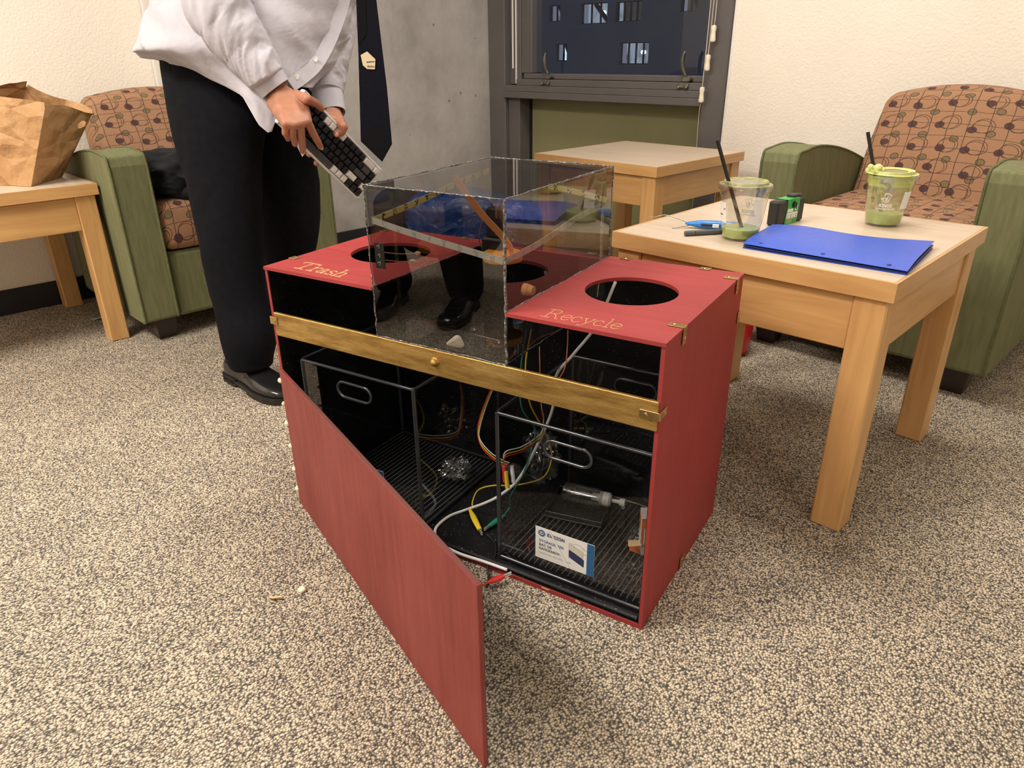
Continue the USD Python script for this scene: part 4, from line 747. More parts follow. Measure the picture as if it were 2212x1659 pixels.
t0, t1 = on(98, 228, (-2.56, .56, 0)), on(202, 240, (-2.68, .70, 0)); t3 = on(-120, 178, (-2.78, .33, 0)); t2 = on(60, 181, (-2.86, .52, 0))
pb = thing('paper_bag', 'large crumpled brown paper bag standing open on the left table', 'paper bag')
obj('bag_body', bagsheet([b0, b1, b2, b3], [t0, t1, t2, t3], .0006, (0, .85, .80, .11, .06), 4, .013), 'kraft', pb, smooth=28)

# ---------------------------------------------------------------- black jacket on the seat, bags and scraps
mottled('jacket_cloth', (.005, .006, .008), (.010, .011, .014), 30, .85, specular_ior_level=.25)
def heap(c, r, seed, n=40, fold=.35):
    m = trimesh.creation.icosphere(subdivisions=5, radius=1.0); v = m.vertices.copy()
    q = v * A([1, 1, .7]); d = (meshkit.fbm(q * 1.7 + seed, 3, seed) - .5) * .55 + (1 - np.abs(meshkit.fbm(q * 2.3 + 7 + seed, 3, seed + 2) - .5) * 4).clip(-1, 1) * fold * .35
    v = v * (1 + d[:, None]) * A(r); v[:, 2] = np.where(v[:, 2] < -.35 * r[2], -.35 * r[2] + (v[:, 2] + .35 * r[2]) * .12, v[:, 2]); m.vertices = v; m.vertices[:, 2] -= v[:, 2].min(); return mv(m, *c)
jk = thing('jacket', 'crumpled black jacket heaped on the seat of the left armchair', 'jacket')
obj('jacket_heap', heap((-2.56, 1.0, .455), (.175, .20, .085), 5), 'jacket_cloth', jk, smooth=True)
obj('jacket_sleeve', tube([(-2.47, .86, .47), (-2.425, .90, .462), (-2.412, .96, .464), (-2.43, 1.02, .48), (-2.5, 1.08, .50)], [.015, .022, .026, .03, .02], 14, 6), 'jacket_cloth', jk, smooth=True)

mat('blue_film', {'tc': ('texture_coordinate', {}), 'n': ('noise_texture', {'scale': 26, 'detail': 6, 'distortion': 1}), 'b': ('bump', {'strength': 1, 'distance': .012}), 'p': ('principled_bsdf', {'base_color': (.004, .042, .19), 'roughness': .25})}, [('tc.object', 'n.vector'), ('n.fac', 'b.height'), ('b.normal', 'p.normal')])
plain('navy_cloth', (.012, .012, .016), .8)
tb = thing('tote_bag', 'shiny blue plastic bag with dark ends standing behind the red cabinet', 'bag', cw(.045, .47, 0), CR)
def sack(x0, x1, y0, y1, h, seed, amp):
    m = cushion(x0, x1, y0, y1, 0, h, .03, .02, .02); v = m.vertices; n = m.vertex_normals
    m.vertices = v + n * ((meshkit.fbm(v * 14 + seed, 3, seed) - .5) * amp)[:, None] * np.clip(v[:, 2:3] / .1, 0, 1); return m
obj('blue_panel', sack(-.10, .235, -.0, .10, .555, 3, .035), 'blue_film', tb, smooth=True)
obj('dark_gusset', sack(-.215, -.085, .012, .11, .548, 5, .012), 'navy_cloth', tb, smooth=True)
for y in (.03, .075): obj('bag_handle', tube([(-.02, y, .53), (.0, y, .566), (.07, y, .572), (.13, y, .566), (.15, y, .53)], .005, 6), 'navy_cloth', tb, smooth=True)

plain('red_film', (.55, .012, .02), .35)
rb_ = thing('shopping_bag', 'small red shopping bag with white print on the floor behind the right table leg', 'bag', (-1.02, 1.985, 0), -50)
obj('bag_body', sack(-.09, .075, -.04, .035, .17, 9, .03), 'red_film', rb_, smooth=True)
obj('bag_print', frame(extr(unary_union([LineString(smoothline(l, 5)).buffer(.006) for l in ([(-.07, .12), (-.03, .15), (.0, .12), (.04, .15), (.08, .14)], [(.03, .15), (.06, .11), (.085, .12)])] + [sbox(-.06 + .016 * k, .055, -.05 + .016 * k, .064) for k in range(8)]), .001), (0, -.056, 0), (1, 0, 0), (0, 0, 1), (0, -1, 0)), 'print_white', rb_)

def scrap(name, label, cat, poly, loc, rz, mt, h, bend):
    m = extr(poly, .0008).subdivide_to_size(.006); m.vertices[:, 2] += bend * np.sin(m.vertices[:, 0] * 120) + h * np.abs(m.vertices[:, 1]) * 20; m.vertices[:, 2] -= m.vertices[:, 2].min() - .002
    p = obj(name, rot(m, rz, (0, 0, 1)), mt, smooth=30); UsdGeom.Xformable(p).AddTranslateOp().Set(Gf.Vec3d(*loc)); return tag(p, label, cat)
scrap('plastic_scrap', 'white torn scrap of plastic on the carpet under the left table', 'scrap', Polygon([(-.022, -.01), (.016, -.012), (.022, .016), (.006, .004), (-.018, .01)]), (-2.80, .655, .0), 50, 'ink_cream', .004, .004)
scrap('wood_chip', 'curled tan wood shaving on the carpet left of the open door', 'wood shaving', Polygon([(-.012, -.003), (.0, -.005), (.014, .001), (.013, .004), (-.002, .001), (-.011, .003)]), (-.991, .388, .0), 30, 'raw_wood', .01, .002)
tag(obj('glue_pellet', mv(man(m3.Manifold.batch_hull([m3.Manifold.sphere(.0035, 16).translate([x, y, z]) for x, y, z in ((-.003, -.002, .004), (.003, -.002, .004), (.003, .003, .005), (-.003, .003, .0055))])), -.975, .431, 0), 'hot_glue', smooth=40), 'cream glue pellet on the carpet left of the open door', 'pellet')

# ---------------------------------------------------------------- the keyboard in the person's hands
kBR, kTR, kBL = at_depth(773, 432, 1.975), at_depth(825, 381, 1.985), at_depth(641, 306, 1.80)
kx = kBR - kBL; kx /= np.linalg.norm(kx); ky = (kTR - kBR); ky -= kx * (ky @ kx); ky /= np.linalg.norm(ky); kz = np.cross(kx, ky)
if kz @ (EYE - kBR) < 0: kz = -kz
KW, KD, U = .299, .107, .01905
ko = kBR - kx * KW                                   # lower left corner of the top face of the case
plain('case_white', (.78, .78, .79), .35); plain('key_black', (.016, .016, .019), .28); plain('key_white', (.74, .73, .70), .4); plain('key_grey', (.06, .06, .068), .35)
kb = thing('keyboard', 'white cased compact keyboard with black and white keys held by the person', 'keyboard')
def kf(m): return frame(m, ko, kx, ky, kz)
obj('keyboard_case', kf(trimesh.util.concatenate([cb(0, KW, 0, KD, -.024, -.006, .003), cb(0, .0055, 0, KD, -.008, 0, .001), cb(KW - .0055, KW, 0, KD, -.008, 0, .001), cb(0, KW, 0, .0055, -.008, 0, .001), cb(0, KW, KD - .0055, KD, -.008, 0, .001)])), 'case_white', kb)
obj('key_plate', kf(bx(.0055, KW - .0055, .0055, KD - .0055, -.0062, -.004)), 'key_black', kb)
rows = [[(1, 'w' if 4 <= k <= 7 else 'b') for k in range(12)] + [(2, 'w'), (1, 'w')], [(1.5, 'g')] + [(1, 'b')] * 11 + [(1.5, 'g'), (1, 'b')], [(1.75, 'g')] + [(1, 'b')] * 10 + [(2.25, 'g'), (1, 'b')],
        [(2.25, 'g')] + [(1, 'b')] * 9 + [(1.75, 'w'), (1, 'b'), (1, 'w')], [(1.25, 'g'), (1.5, 'g'), (6.25, 'g')] + [(1, 'w')] * 3 + [(1, 'b')] * 3]
for r, row in enumerate(rows):
    x = 0; y0 = .0058 + (4 - r) * U
    for wd, c in row:
        a, b_ = .0066 + x * U + .0006, .0066 + (x + wd) * U - .0006
        m = man(m3.Manifold.hull_points(A([(xx, yy, zz) for q, zz in ((0, -.003), (.0004, .0005), (.0028, .0058), (.0036, .0062)) for xx in (a + q, b_ - q) for yy in (y0 + .0006 + q, y0 + U - .0006 - q * .7)])))
        obj('key', kf(m), {'w': 'key_white', 'b': 'key_black', 'g': 'key_grey'}[c], kb); x += wd
def kpt(u, v, h): return ko + kx * u + ky * v + kz * h
def kplane(px, py, h):
    return on(px, py, ko + kz * h, kz)

# ---------------------------------------------------------------- the person
mat('skin', {'tc': ('texture_coordinate', {}), 'n': ('noise_texture', {'scale': 38, 'detail': 4}), 'r': ('rgb_ramp', {'ramp': [(.35, (.33, .147, .085)), (.65, (.42, .195, .12))]}), 'n2': ('noise_texture', {'scale': 260, 'detail': 3}), 'b': ('bump', {'strength': .5, 'distance': .0009}), 'p': ('principled_bsdf', {'roughness': .48, 'subsurface_weight': .18, 'subsurface_scale': .006})},
    [('tc.object', 'n.vector'), ('tc.object', 'n2.vector'), ('n.fac', 'r.fac'), ('r.color', 'p.base_color'), ('n2.fac', 'b.height'), ('b.normal', 'p.normal')])
plain('nail', (.68, .40, .31), .3)
mottled('shirt_cloth', (.455, .445, .50), (.495, .485, .54), 25, .8, bump=.0009, bscale=70)
mottled('trouser_cloth', (.0034, .0036, .0056), (.0054, .0057, .0082), 60, .9, specular_ior_level=.12)
plain('shoe_leather', (.009, .009, .010), .2, coat_weight=.3); plain('shoe_sole', (.011, .010, .010), .5); plain('lace', (.006, .006, .006), .7)
mottled('tie_cloth', (.003, .0035, .008), (.005, .006, .012), 200, .75, specular_ior_level=.12); plain('tie_lining', (.0055, .0055, .007), .85, specular_ior_level=.12); plain('label_cloth', (.70, .58, .38), .7); plain('hair', (.02, .014, .01), .5)
pe = thing('person', 'person in a white shirt and black trousers leaning forward, holding a keyboard, tie hanging loose', 'person')
H0 = A([.704, .710, 0]); N0 = A([-.71, .704, 0])      # to the right and away, seen from the camera, level
def ring_(cx, xr, py, k, ratio, tilt=0, n=40):
    """ellipse of points whose silhouette runs from pixel cx to xr on the row py at the depth k"""
    c = at_depth((cx + xr) / 2, py, k); a = (xr - cx) / 2 * k / FPX; th = np.linspace(0, 2 * np.pi, n, endpoint=False)
    return c + np.cos(th)[:, None] * a * (H0 + A([0, 0, tilt])) + np.sin(th)[:, None] * a * ratio * (-N0)
def loft(rings, sub=5):
    R = A(rings); n = R.shape[1]; out = smoothline(R.reshape(len(R), -1), sub).reshape(-1, n, 3)
    m = loft_faces(out.reshape(-1, 3), len(out), n); m.fix_normals(); return m
def wrinkle(m, amp, sc, seed, stretch=(1, 1, 1), it=3):
    m.merge_vertices(); v = m.vertices; n = m.vertex_normals; q = v * A(stretch) * sc + seed
    f = 1 - np.abs(meshkit.fbm(q, 3, seed) - .5) * 4
    m.vertices = v + n * (amp * f)[:, None]
    if it: trimesh.smoothing.filter_taubin(m, iterations=it)
    return m
# trousers
rl = [(352, 585, 120, 1.935, .72), (362, 580, 190, 1.935, .74), (372, 572, 250, 1.935, .8), (388, 562, 320, 1.935, .85), (410, 561, 400, 1.94, .85), (432, 562, 500, 1.955, .85), (452, 564, 590, 1.975, .85), (466, 572, 650, 1.99, .85), (476, 592, 705, 2.0, .9), (484, 593, 740, 2.01, .95), (493, 587, 770, 2.02, 1.0), (501, 585, 788, 2.025, 1.0)]
ll = [(470, 690, 150, 2.04, .8), (490, 682, 230, 2.06, .8), (515, 678, 310, 2.09, .85), (540, 684, 400, 2.13, .85), (556, 688, 470, 2.17, .85), (566, 684, 530, 2.22, .85), (572, 668, 590, 2.28, .85), (574, 652, 640, 2.33, .9), (570, 636, 676, 2.38, .95)]
tr_ = m3.Manifold.batch_boolean([toman(loft([ring_(*r) for r in rl])), toman(loft([ring_(*r) for r in ll])), m3.Manifold.batch_hull([m3.Manifold.sphere(r, 20).translate(list(map(float, p))) for p, r in ((at_depth(455, 110, 1.95), .12), (at_depth(545, 130, 2.02), .12), (at_depth(455, 200, 1.95), .105), (at_depth(560, 210, 2.04), .105), (at_depth(510, 20, 1.97), .12))])], m3.OpType.Add)
tm = soften(tr_, .014, 6)
trs = obj('trousers', wrinkle(wrinkle(tm, .0065, 5.5, 4, (1, 1, .55), 2), .0025, 13, 9, (1, 1, .4), 1), 'trouser_cloth', pe, smooth=True)
# shirt: torso loft with an uneven hem, sleeves joined on
rows_ = [(640, 800, -300, 1.80, .8), (560, 850, -255, 1.82, .7), (470, 835, -190, 1.84, .68), (410, 800, -110, 1.86, .72), (340, 766, 0, 1.895, .74), (322, 754, 60, 1.91, .78), (311, 735, 103, 1.925, .84)]
hem = [(0, 700, 165, 1.90), (28, 668, 190, 1.83), (44, 628, 187, 1.80), (52, 607, 226, 1.79), (58, 584, 292, 1.79), (66, 556, 268, 1.785), (80, 522, 206, 1.785), (100, 470, 178, 1.80), (122, 415, 150, 1.83), (146, 352, 130, 1.88), (165, 306, 125, 1.93), (182, 308, 118, 1.96), (205, 345, 130, 2.02), (240, 450, 150, 2.08), (285, 570, 160, 2.09), (330, 670, 160, 2.0), (360, 700, 165, 1.90)]
hp = A([at_depth(x, y, k) for _, x, y, k in hem]); ha = A([h[0] for h in hem]); ta = np.degrees(np.linspace(0, 2 * np.pi, 72, endpoint=False))
hring = np.stack([np.interp(ta, ha, hp[:, i]) for i in range(3)], 1)
def limb(pts, it=6): return m3.Manifold.batch_boolean([m3.Manifold.batch_hull([m3.Manifold.sphere(r, 20).translate(list(map(float, p))) for p, r in ab]) for ab in zip(pts, pts[1:])], m3.OpType.Add)
def ridge(q, seed): return 1 - np.abs(meshkit.fbm(q, 3, seed) - .5) * 4.2
NT = 132
ta2 = np.degrees(np.linspace(0, 2 * np.pi, NT, endpoint=False)); hr2 = np.stack([np.interp(ta2, ha, hp[:, i]) for i in range(3)], 1)
R_ = A([ring_(*r, n=NT) for r in rows_])
ctr = hr2.mean(0)
R_ = np.concatenate([R_, [R_[-1] * .5 + hr2 * .5, hr2]])
G = smoothline(R_.reshape(len(R_), -1), 9).reshape(-1, NT, 3)
nrow = len(G); nrm_ = G - G.mean(1, keepdims=True); nrm_[..., 2] *= .1; nrm_ /= np.linalg.norm(nrm_, axis=2, keepdims=True)
s1, s2 = G @ H0, G[..., 2]                                  # folds run down and towards the front edge
dg = np.stack([(s1 * .80 + s2 * .60) * 13, (s2 * .8 - s1 * .6) * 4.0, (G @ N0) * 5], -1)
G = G + nrm_ * (-.004 + .014 * ridge(dg, 3) + .005 * ridge(dg * 2.3 + 5, 8))[..., None] * np.linspace(.6, 1.0, nrow)[:, None, None]
inn = [ctr + (G[-1] - ctr) * A([.985, .985, 1]) + A([0, 0, z]) for z in (.001,)] + [ctr + (G[-1] - ctr) * A([.92, .92, 1]) + A([0, 0, .025]), ctr + (G[-1] - ctr) * A([.78, .78, 1]) + A([0, 0, .07])]
V_ = np.concatenate([G, A(inn)]).reshape(-1, 3)
shm = loft_faces(V_, nrow + 3, NT); shm.fix_normals()
sh = obj('shirt', shm, 'shirt_cloth', pe, smooth=50)
def sleeve(pts, seed, amp):
    P = smoothline([p for p, _ in pts], 14); L = np.concatenate([[0], np.cumsum(np.linalg.norm(np.diff(P, axis=0), axis=1))]); r = np.interp(np.linspace(0, 1, len(P)), np.linspace(0, 1, len(pts)), [q for _, q in pts])
    T = np.gradient(P, axis=0); T /= np.linalg.norm(T, axis=1)[:, None]; n = 56; V = []; u = H0.copy()
    th = np.linspace(0, 2 * np.pi, n, endpoint=False)
    for i, (p, t) in enumerate(zip(P, T)):
        u = u - t * (u @ t); u /= np.linalg.norm(u); w_ = np.cross(t, u)
        q = np.stack([np.cos(th) * 1.1 + L[i] * 5, np.sin(th) * 1.1 + L[i] * 7, np.full(n, L[i] * 24) + 1.5 * np.sin(th + 1)], -1)
        d = amp * (.35 + .9 * min(1, L[i] / L[-1] + .25)) * (ridge(q, seed) + .35 * ridge(q * 2.1 + 3, seed + 4)) * (1 if i < len(P) - 6 else (len(P) - 1 - i) / 6)
        V.append(p + ((r[i] + d)[:, None]) * (np.cos(th)[:, None] * u + np.sin(th)[:, None] * w_))
    m = loft_faces(A(V).reshape(-1, 3), len(P), n); m.fix_normals(); return m
sl_r = [(at_depth(520, -215, 1.82), .085), (at_depth(470, -95, 1.75), .083), (at_depth(474, 5, 1.715), .078), (at_depth(500, 62, 1.72), .066), (at_depth(536, 112, 1.735), .052), (at_depth(566, 152, 1.745), .044), (at_depth(580, 172, 1.755), .041)]
sl_l = [(at_depth(770, -190, 1.93), .085), (at_depth(735, -70, 1.97), .075), (at_depth(716, 50, 1.97), .062), (at_depth(710, 105, 1.962), .055), (at_depth(705, 160, 1.95), .047), (at_depth(708, 200, 1.943), .041)]
obj('sleeve', sleeve(sl_r, 11, .0065), 'shirt_cloth', sh, smooth=50); obj('sleeve', sleeve(sl_l, 21, .0055), 'shirt_cloth', sh, smooth=50)
def cuff(p0, p1, r0, r1, squash=.85):
    d = A(p1) - A(p0); L = np.linalg.norm(d); d /= L; s = H0 - d * (H0 @ d); s /= np.linalg.norm(s); t_ = np.cross(d, s)
    m = lathe([(r0, 0), (r0 + .0012, .004), (r1 + .001, L * .9), (r1, L), (r1 - .0018, L), (r0 - .002, .002)], 36); m.vertices[:, 1] *= squash; m.vertices[:, :2] *= (1 + .03 * np.sin(np.arctan2(m.vertices[:, 1], m.vertices[:, 0]) * 3))[:, None]
    return frame(m, p0, s, t_, d)
obj('cuff', cuff(at_depth(566, 152, 1.745), at_depth(596, 192, 1.765), .042, .040), 'shirt_cloth', sh, smooth=40)
obj('cuff', cuff(at_depth(706, 195, 1.945), at_depth(716, 246, 1.93), .040, .0385), 'shirt_cloth', sh, smooth=40)
ray = shm
def surf(px, py, lift=.002):
    o = EYE; d = at_depth(px, py, 1) - EYE
    hit = ray.ray.intersects_location([o], [d], multiple_hits=False)[0]
    p = hit[0] if len(hit) else at_depth(px, py, 1.83)
    return p - d / np.linalg.norm(d) * lift
pq = [(752, -60), (742, 0), (727, 50), (706, 100), (682, 140), (655, 165), (628, 184)]
pk0 = [float((surf(*q, 0) - EYE) @ FWD) for q in pq]; pf = np.polyfit(np.arange(7), pk0, 2)
pk = [at_depth(*q, min(np.polyval(pf, i), d) - .008) for i, (q, d) in enumerate(zip(pq, pk0))]
nrm = [-(p - EYE) / np.linalg.norm(p - EYE) for p in smoothline(pk, 6)]
obj('placket', ribbon(pk, .032, .004, A(nrm), 6), 'shirt_cloth', sh, smooth=30)
for q in ((682, 128), (641, 166)): obj('button', frame(lathe([(.0005, .0016), (.0045, .0016), (.0058, .0022), (.0062, 0), (.0005, 0)], 18), surf(*q, .0092), H0, A([0, 0, 1.]), -N0), 'print_white', sh, smooth=40)
obj('shirt_tail', extr(Polygon([(0, 0), (.062, -.01), (.045, -.075), (.036, -.088)]), .0015) if False else trimesh.Trimesh(*(lambda P: (np.vstack([P, P + N0 * .003]), [(0, 1, 2), (0, 2, 3), (4, 6, 5), (4, 7, 6), (0, 4, 5), (0, 5, 1), (1, 5, 6), (1, 6, 2), (2, 6, 7), (2, 7, 3), (3, 7, 4), (3, 4, 0)]))(A([at_depth(*q) for q in ((590, 215, 1.86), (662, 215, 1.86), (668, 318, 1.86), (653, 339, 1.86))])), process=False), 'shirt_cloth', sh)
# tie hanging free, seen from its back
TP0 = at_depth(800, 180, 1.79)
def flat(px, off, th, mt, nm, par):
    """flat piece lying parallel to the tie, off metres in front of its face"""
    P = [on(x, y, TP0 - N0 * off, N0) for x, y in px]; c = P[0]
    return obj(nm, frame(extr(Polygon([((p - c) @ H0, p[2] - c[2]) for p in P]), th), c, H0, A([0, 0, 1.]), -N0), mt, par)
tp = [(745, -250), (770, 0), (775, 120), (780, 305), (826, 349), (847, 311), (836, 190), (813, 0), (782, -250)]
tie = flat(tp, 0, .004, 'tie_cloth', 'tie', pe)
flat([(782, 304), (812, 268), (846, 310), (826, 346)], .0041, .0008, 'tie_lining', 'tie_lining', tie)
flat([(772, -10), (790, 0), (792, 75), (776, 95)], .0041, .0008, 'tie_lining', 'tie_lining', tie)
lb = flat([(793, 111), (779, 119), (784, 141), (793, 149), (810, 150), (811, 128)], .0052, .0010, 'label_cloth', 'tie_label', tie)
for k in range(7): flat([(793.5 + 2.3 * k, 141 + .2 * k), (794.7 + 2.3 * k, 141 + .2 * k), (794.9 + 2.3 * k, 146), (793.8 + 2.3 * k, 146)], .0063, .0003, 'ink_dark', 'label_print', lb)
flat([(792, 133), (809, 132), (809, 134), (792, 135.5)], .0063, .0003, 'ink_dark', 'label_print', lb)
# body: one continuous figure; hands in detail
J = dict(pel=(at_depth(500, 110, 1.98), .105), che=(at_depth(575, -90, 1.87), .12), shr=(at_depth(535, -210, 1.83), .055), shl=(at_depth(760, -200, 1.92), .055), nec=(at_depth(730, -285, 1.80), .055), hea=(at_depth(775, -395, 1.75), .078), cro=(at_depth(765, -425, 1.75), .088), jaw=(at_depth(800, -350, 1.72), .045),
         elr=(at_depth(478, 15, 1.715), .038), wrr=(at_depth(601, 199, 1.775), .026), ell=(at_depth(713, 60, 1.97), .034), wrl=(at_depth(718, 247, 1.93), .0235),
         hr=(at_depth(455, 180, 1.95), .08), knr=(at_depth(492, 460, 1.95), .052), anr=(at_depth(540, 760, 2.02), .036), hl=(at_depth(560, 190, 2.03), .08), knl=(at_depth(622, 450, 2.16), .052), anl=(at_depth(602, 660, 2.36), .036), nose=(at_depth(812, -383, 1.69), .012), ear=(at_depth(752, -392, 1.69), .016))
bones = [('pel', 'che'), ('che', 'shr'), ('che', 'shl'), ('che', 'nec'), ('nec', 'hea'), ('hea', 'cro'), ('hea', 'jaw'), ('cro', 'jaw'), ('shr', 'elr'), ('elr', 'wrr'), ('shl', 'ell'), ('ell', 'wrl'), ('pel', 'hr'), ('pel', 'hl'), ('hr', 'knr'), ('knr', 'anr'), ('hl', 'knl'), ('knl', 'anl'), ('hea', 'nose'), ('hea', 'ear')]
core = sphere_hull(J, bones, 16)
def hand(palm, fingers):
    parts = [m3.Manifold.batch_hull([m3.Manifold.sphere(r, 16).translate(list(map(float, p))) for p, r in palm])]
    for f in fingers: parts.append(limb(f))
    return m3.Manifold.batch_boolean(parts, m3.OpType.Add)
kt = lambda px, py, h=.014: kplane(px, py, h)            # a point at the height h over the keyboard's face
kd = lambda px, py, h: float((kt(px, py, h) - EYE) @ FWD)
# right hand: back of the hand to the camera, fingertips on the keys
mk_ = lambda px, py, k: at_depth(px, py, k)
kI, kP = kd(663, 262, .05), kd(617, 268, .055)
kn_i, kn_m, kn_r, kn_p = mk_(664, 262, kI), mk_(648, 267, (kI * 2 + kP) / 3 - .004), mk_(632, 270, (kI + 2 * kP) / 3 - .003), mk_(617, 268, kP)
wr = J['wrr'][0]
palm_r = [(wr, .024), (mk_(624, 207, 1.77), .019), (mk_(592, 222, 1.775), .019), (kn_i, .0118), (kn_m, .0118), (kn_r, .0115), (kn_p, .0105), (mk_(655, 228, (1.77 + kI) / 2), .014)]
def finger(k0, pip, tip, hp_, ht, r):
    p, t_ = kt(*pip, hp_), kt(*tip, ht); d = p * .38 + t_ * .62 + kz * .003
    return [(k0, r * 1.12), (p, r), (d, r * .9), (t_, r * .80)]
F_r = [finger(kn_i, (677, 289), (692, 317), .036, .0125, .0093), finger(kn_m, (651, 297), (654, 326), .042, .012, .0096), finger(kn_r, (632, 293), (637, 311), .046, .018, .0092), finger(kn_p, (616, 287), (622, 300), .048, .024, .0083),
       [(mk_(640, 208, 1.77), .016), (mk_(664, 214, kd(664, 214, .038)), .0115), (kt(682, 223, .026), .0098), (kt(694, 234, .0135), .0085)]]
hr_m = hand(palm_r, F_r)
# left hand: palm beyond the far edge, thumb on top, fingers under the case
wl = J['wrl'][0]
kdl = kd(728, 280, 0)
palm_l = [(wl, .024), (mk_(706, 256, kdl + .012), .014), (mk_(733, 262, kdl + .01), .015), (mk_(738, 280, kdl + .022), .013), (mk_(722, 288, kdl + .05), .012), (mk_(700, 272, kdl + .05), .012)]
th_l = [(mk_(733, 262, kdl + .008), .015), (mk_(741, 274, kdl - .006), .0125), (mk_(738, 285, kd(738, 285, .012)), .0105), (kt(727, 289, .0125), .0088)]
F_l = [th_l]
for px, py, k0 in ((684, 352, (728, 292)), (668, 333, (716, 284)), (652, 314, (706, 276)), (640, 300, (696, 268))):
    F_l.append([(mk_(*k0, kdl + .052), .0115), (kplane(px * .45 + k0[0] * .55, py * .45 + k0[1] * .55, -.040), .0098), (kplane(px * .85 + k0[0] * .15, py * .85 + k0[1] * .15, -.036), .0092), (kplane(px, py, -.024), .0082)])
hl_m = hand(palm_l, F_l)
hands = m3.Manifold.batch_boolean([hr_m.refine_to_length(.0032), hl_m.refine_to_length(.0032)], m3.OpType.Add)
body = man(m3.Manifold.batch_boolean([core.refine_to_length(.02), hands], m3.OpType.Add)); body.merge_vertices()
trimesh.smoothing.filter_taubin(body, iterations=6)
bd = obj('body', body, 'skin', pe, smooth=True)
def nail(tip, prev, r, up):
    d = A(tip) - A(prev); d /= np.linalg.norm(d); u = A(up, float); u -= d * (u @ d); u /= np.linalg.norm(u); s = np.cross(d, u)
    m = ball((0, 0, 0), (r * .62, r * .72, r * .28), 2); return obj('fingernail', frame(m, A(tip) + d * r * .25 + u * r * .78, s, d, u), 'nail', bd, smooth=True)
for f in F_r[:2]: nail(f[-1][0], f[-2][0], f[-1][1], kz)
nail(th_l[-1][0], th_l[-2][0], th_l[-1][1], kz)
hc = J['cro'][0]
obj('hair', soften(m3.Manifold.sphere(.104, 28).translate(list(map(float, hc + A([0, 0, .006])))) - m3.Manifold.sphere(.10, 24).translate(list(map(float, J['jaw'][0] + A([.02, .01, -.03])))), .012, 4), 'hair', pe, smooth=True)
for s in (-1, 1):
    f_ = J['jaw'][0] - J['cro'][0]; f_[2] = 0; f_ /= np.linalg.norm(f_); sd_ = np.cross([0, 0, 1.], f_)
    obj('eye', ball(J['hea'][0] + f_ * .070 + sd_ * s * .03 + A([0, 0, .012]), .0095), 'print_white', bd, smooth=True)
# shoes
def shoe(heel, toe, zl=0):
    hx = A([*heel, 0.]); d = A([*toe, 0.]) - hx; L = np.linalg.norm(d); d /= L; s = A([-d[1], d[0], 0]); 
    st = [(0, .026, .055, .064), (.06, .034, .06, .075), (.2, .036, .06, .085), (.38, .037, .055, .086), (.5, .042, .05, .070), (.64, .048, .045, .056), (.8, .046, .04, .047), (.92, .034, .034, .040), (.985, .014, .028, .031), (1, .004, .022, .024)]
    R = []
    for q, wd, z_, h_ in st:
        th = np.linspace(0, 2 * np.pi, 32, endpoint=False); c_, s_ = np.cos(th), np.sin(th)
        z = np.where(s_ > 0, .026 + (h_ - .026) * np.abs(s_) ** .75, .026 - .008 * np.abs(s_) ** .4)
        R.append(np.stack([np.full(32, q * L), wd * np.sign(c_) * np.abs(c_) ** .8, z], 1))
    up_ = loft(R, 4); frame(up_, hx, d, s, (0, 0, 1))
    so = Polygon([(q * L, wd + .004) for q, wd, *_ in st] + [(L + .004, 0)] + [(q * L, -wd - .004) for q, wd, *_ in st[::-1]]).buffer(.002)
    u = obj('shoe', up_, 'shoe_leather', pe, smooth=True)
    obj('sole', frame(extr(so, .010, .009), hx, d, s, (0, 0, 1)), 'shoe_sole', u); obj('heel', frame(extr(so.intersection(sbox(-.02, -.1, L * .28, .1)), .0225, 0), hx, d, s, (0, 0, 1)), 'shoe_sole', u); obj('forefoot_sole', frame(extr(so.intersection(sbox(L * .5, -.1, L + .02, .1)), .010, 0), hx, d, s, (0, 0, 1)), 'shoe_sole', u)
    W_ = lambda q, y, z: hx + d * (q * L) + s * y + A([0, 0, z])
    obj('quarter_seam', tube([W_(.46, -.040, .045), W_(.50, -.025, .066), W_(.52, 0, .0725), W_(.50, .025, .066), W_(.46, .040, .045)], .0014, 6), 'shoe_leather', u, smooth=True)
    obj('lace', [tube([W_(q, -.02, z - .002), W_(q + .012, 0, z + .004), W_(q, .02, z - .002)], .0016, 6) for q, z in ((.36, .090), (.42, .086), (.47, .079))] + [tube([W_(.36, 0, .094), W_(.40, s_ * .03, .098), W_(.47, s_ * .045, .084), W_(.42, s_ * .012, .092)], .0015, 6) for s_ in (-1, 1)] + [tube([W_(.37, 0, .093), W_(.46, -.02, .088), W_(.56, -.022, .068)], .0014, 6)], 'lace', u, smooth=True, kind='stuff')
shoe((-1.968, .772), (-1.672, .800)); shoe((-2.30, 1.055), (-2.03, 1.17))

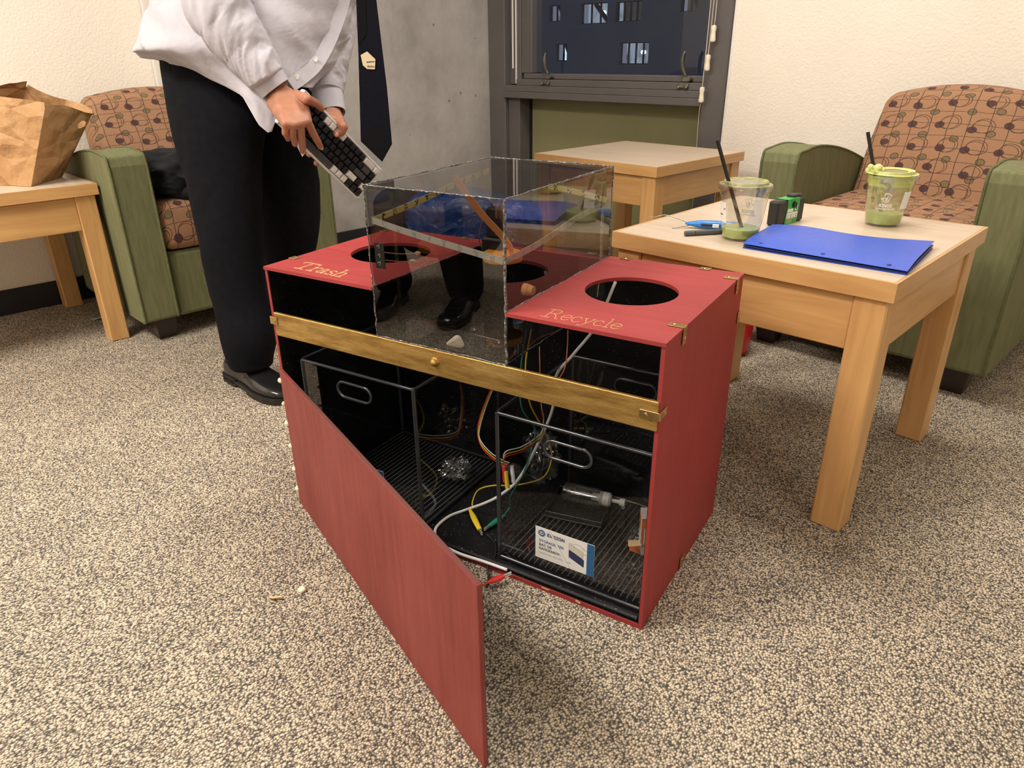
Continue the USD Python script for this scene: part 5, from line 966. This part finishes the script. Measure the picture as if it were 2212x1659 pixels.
# ---------------------------------------------------------------- second person, crouching in front of the cabinet just outside the frame; mirrored in the acrylic front
plain('navy_jacket', (.008, .03, .13), .45)
p2 = thing('person', 'person in dark clothes crouching by the cabinet, seen only mirrored in the acrylic front pane', 'person')
J2 = dict(pel=(A([-1.50, -.93, .25]), .105), che=(A([-1.47, -.78, .62]), .12), shr=(A([-1.66, -.76, .72]), .055), shl=(A([-1.28, -.76, .72]), .055), nec=(A([-1.47, -.72, .80]), .05), hea=(A([-1.46, -.67, .93]), .08), cro=(A([-1.46, -.70, .97]), .088), jaw=(A([-1.455, -.62, .88]), .045), nose=(A([-1.455, -.585, .925]), .012),
          hr=(A([-1.60, -.92, .24]), .085), hl=(A([-1.40, -.92, .24]), .085), knr=(A([-1.655, -.52, .44]), .055), knl=(A([-1.325, -.52, .44]), .055), anr=(A([-1.63, -.66, .09]), .037), anl=(A([-1.345, -.66, .09]), .037), elr=(A([-1.80, -.72, .47]), .04), ell=(A([-1.13, -.70, .50]), .04), wrr=(A([-1.84, -.56, .36]), .027), wrl=(A([-1.07, -.52, .46]), .027))
B2 = [('pel', 'che'), ('che', 'shr'), ('che', 'shl'), ('che', 'nec'), ('nec', 'hea'), ('hea', 'cro'), ('hea', 'jaw'), ('cro', 'jaw'), ('hea', 'nose'), ('pel', 'hr'), ('pel', 'hl'), ('hr', 'knr'), ('hl', 'knl'), ('knr', 'anr'), ('knl', 'anl'), ('shr', 'elr'), ('shl', 'ell'), ('elr', 'wrr'), ('ell', 'wrl')]
hands2 = []
for s, w_ in ((1, J2['wrr'][0]), (-1, J2['wrl'][0])):
    W2 = lambda x, y, z: w_ + A([s * x, y, z])
    pm = [(w_, .024), (W2(.05, .03, .0), .016), (W2(.045, .06, -.01), .012), (W2(.01, .075, -.01), .012), (W2(-.01, .06, -.005), .012)]
    fs = [[(W2(.045 - .016 * i, .066 + .004 * min(i, 2), -.01), .0105), (W2(.052 - .016 * i, .10 + .004 * min(i, 2), -.012), .009), (W2(.054 - .016 * i, .125 + .004 * min(i, 2), -.03), .0085), (W2(.052 - .015 * i, .135 + .003 * min(i, 2), -.05), .0075)] for i in range(4)] + [[(W2(.035, .02, .005), .014), (W2(.066, .05, .008), .011), (W2(.074, .08, .0), .009)]]
    hands2.append(hand(pm, fs).refine_to_length(.005))
body2 = man(m3.Manifold.batch_boolean([sphere_hull(J2, B2, 16).refine_to_length(.02)] + hands2, m3.OpType.Add)); body2.merge_vertices(); trimesh.smoothing.filter_taubin(body2, iterations=5)
obj('body', body2, 'skin', p2, smooth=True)
def grow(keys, bones, g, edge=.02): return soften(sphere_hull({k: (v[0], v[1] + g) for k, v in J2.items()}, bones, 16), edge, 5)
obj('trousers', wrinkle(grow(J2, [('pel', 'hr'), ('pel', 'hl'), ('hr', 'knr'), ('hl', 'knl'), ('knr', 'anr'), ('knl', 'anl')], .03), .006, 8, 3), 'trouser_cloth', p2, smooth=True)
obj('jacket', wrinkle(grow(J2, [('pel', 'che'), ('che', 'shr'), ('che', 'shl'), ('shr', 'elr'), ('shl', 'ell')], .036), .008, 8, 5), 'navy_jacket', p2, smooth=True)
obj('sleeve', wrinkle(grow(J2, [('elr', 'wrr')], .014), .003, 12, 5), 'navy_jacket', p2, smooth=True); obj('sleeve', wrinkle(grow(J2, [('ell', 'wrl')], .014), .003, 12, 6), 'navy_jacket', p2, smooth=True)
obj('hair', soften(m3.Manifold.sphere(.104, 28).translate([-1.46, -.715, .99]), .015, 3), 'hair', p2, smooth=True)
_pe, pe = pe, p2
shoe((-1.635, -.72), (-1.62, -.44)); shoe((-1.345, -.72), (-1.335, -.44))
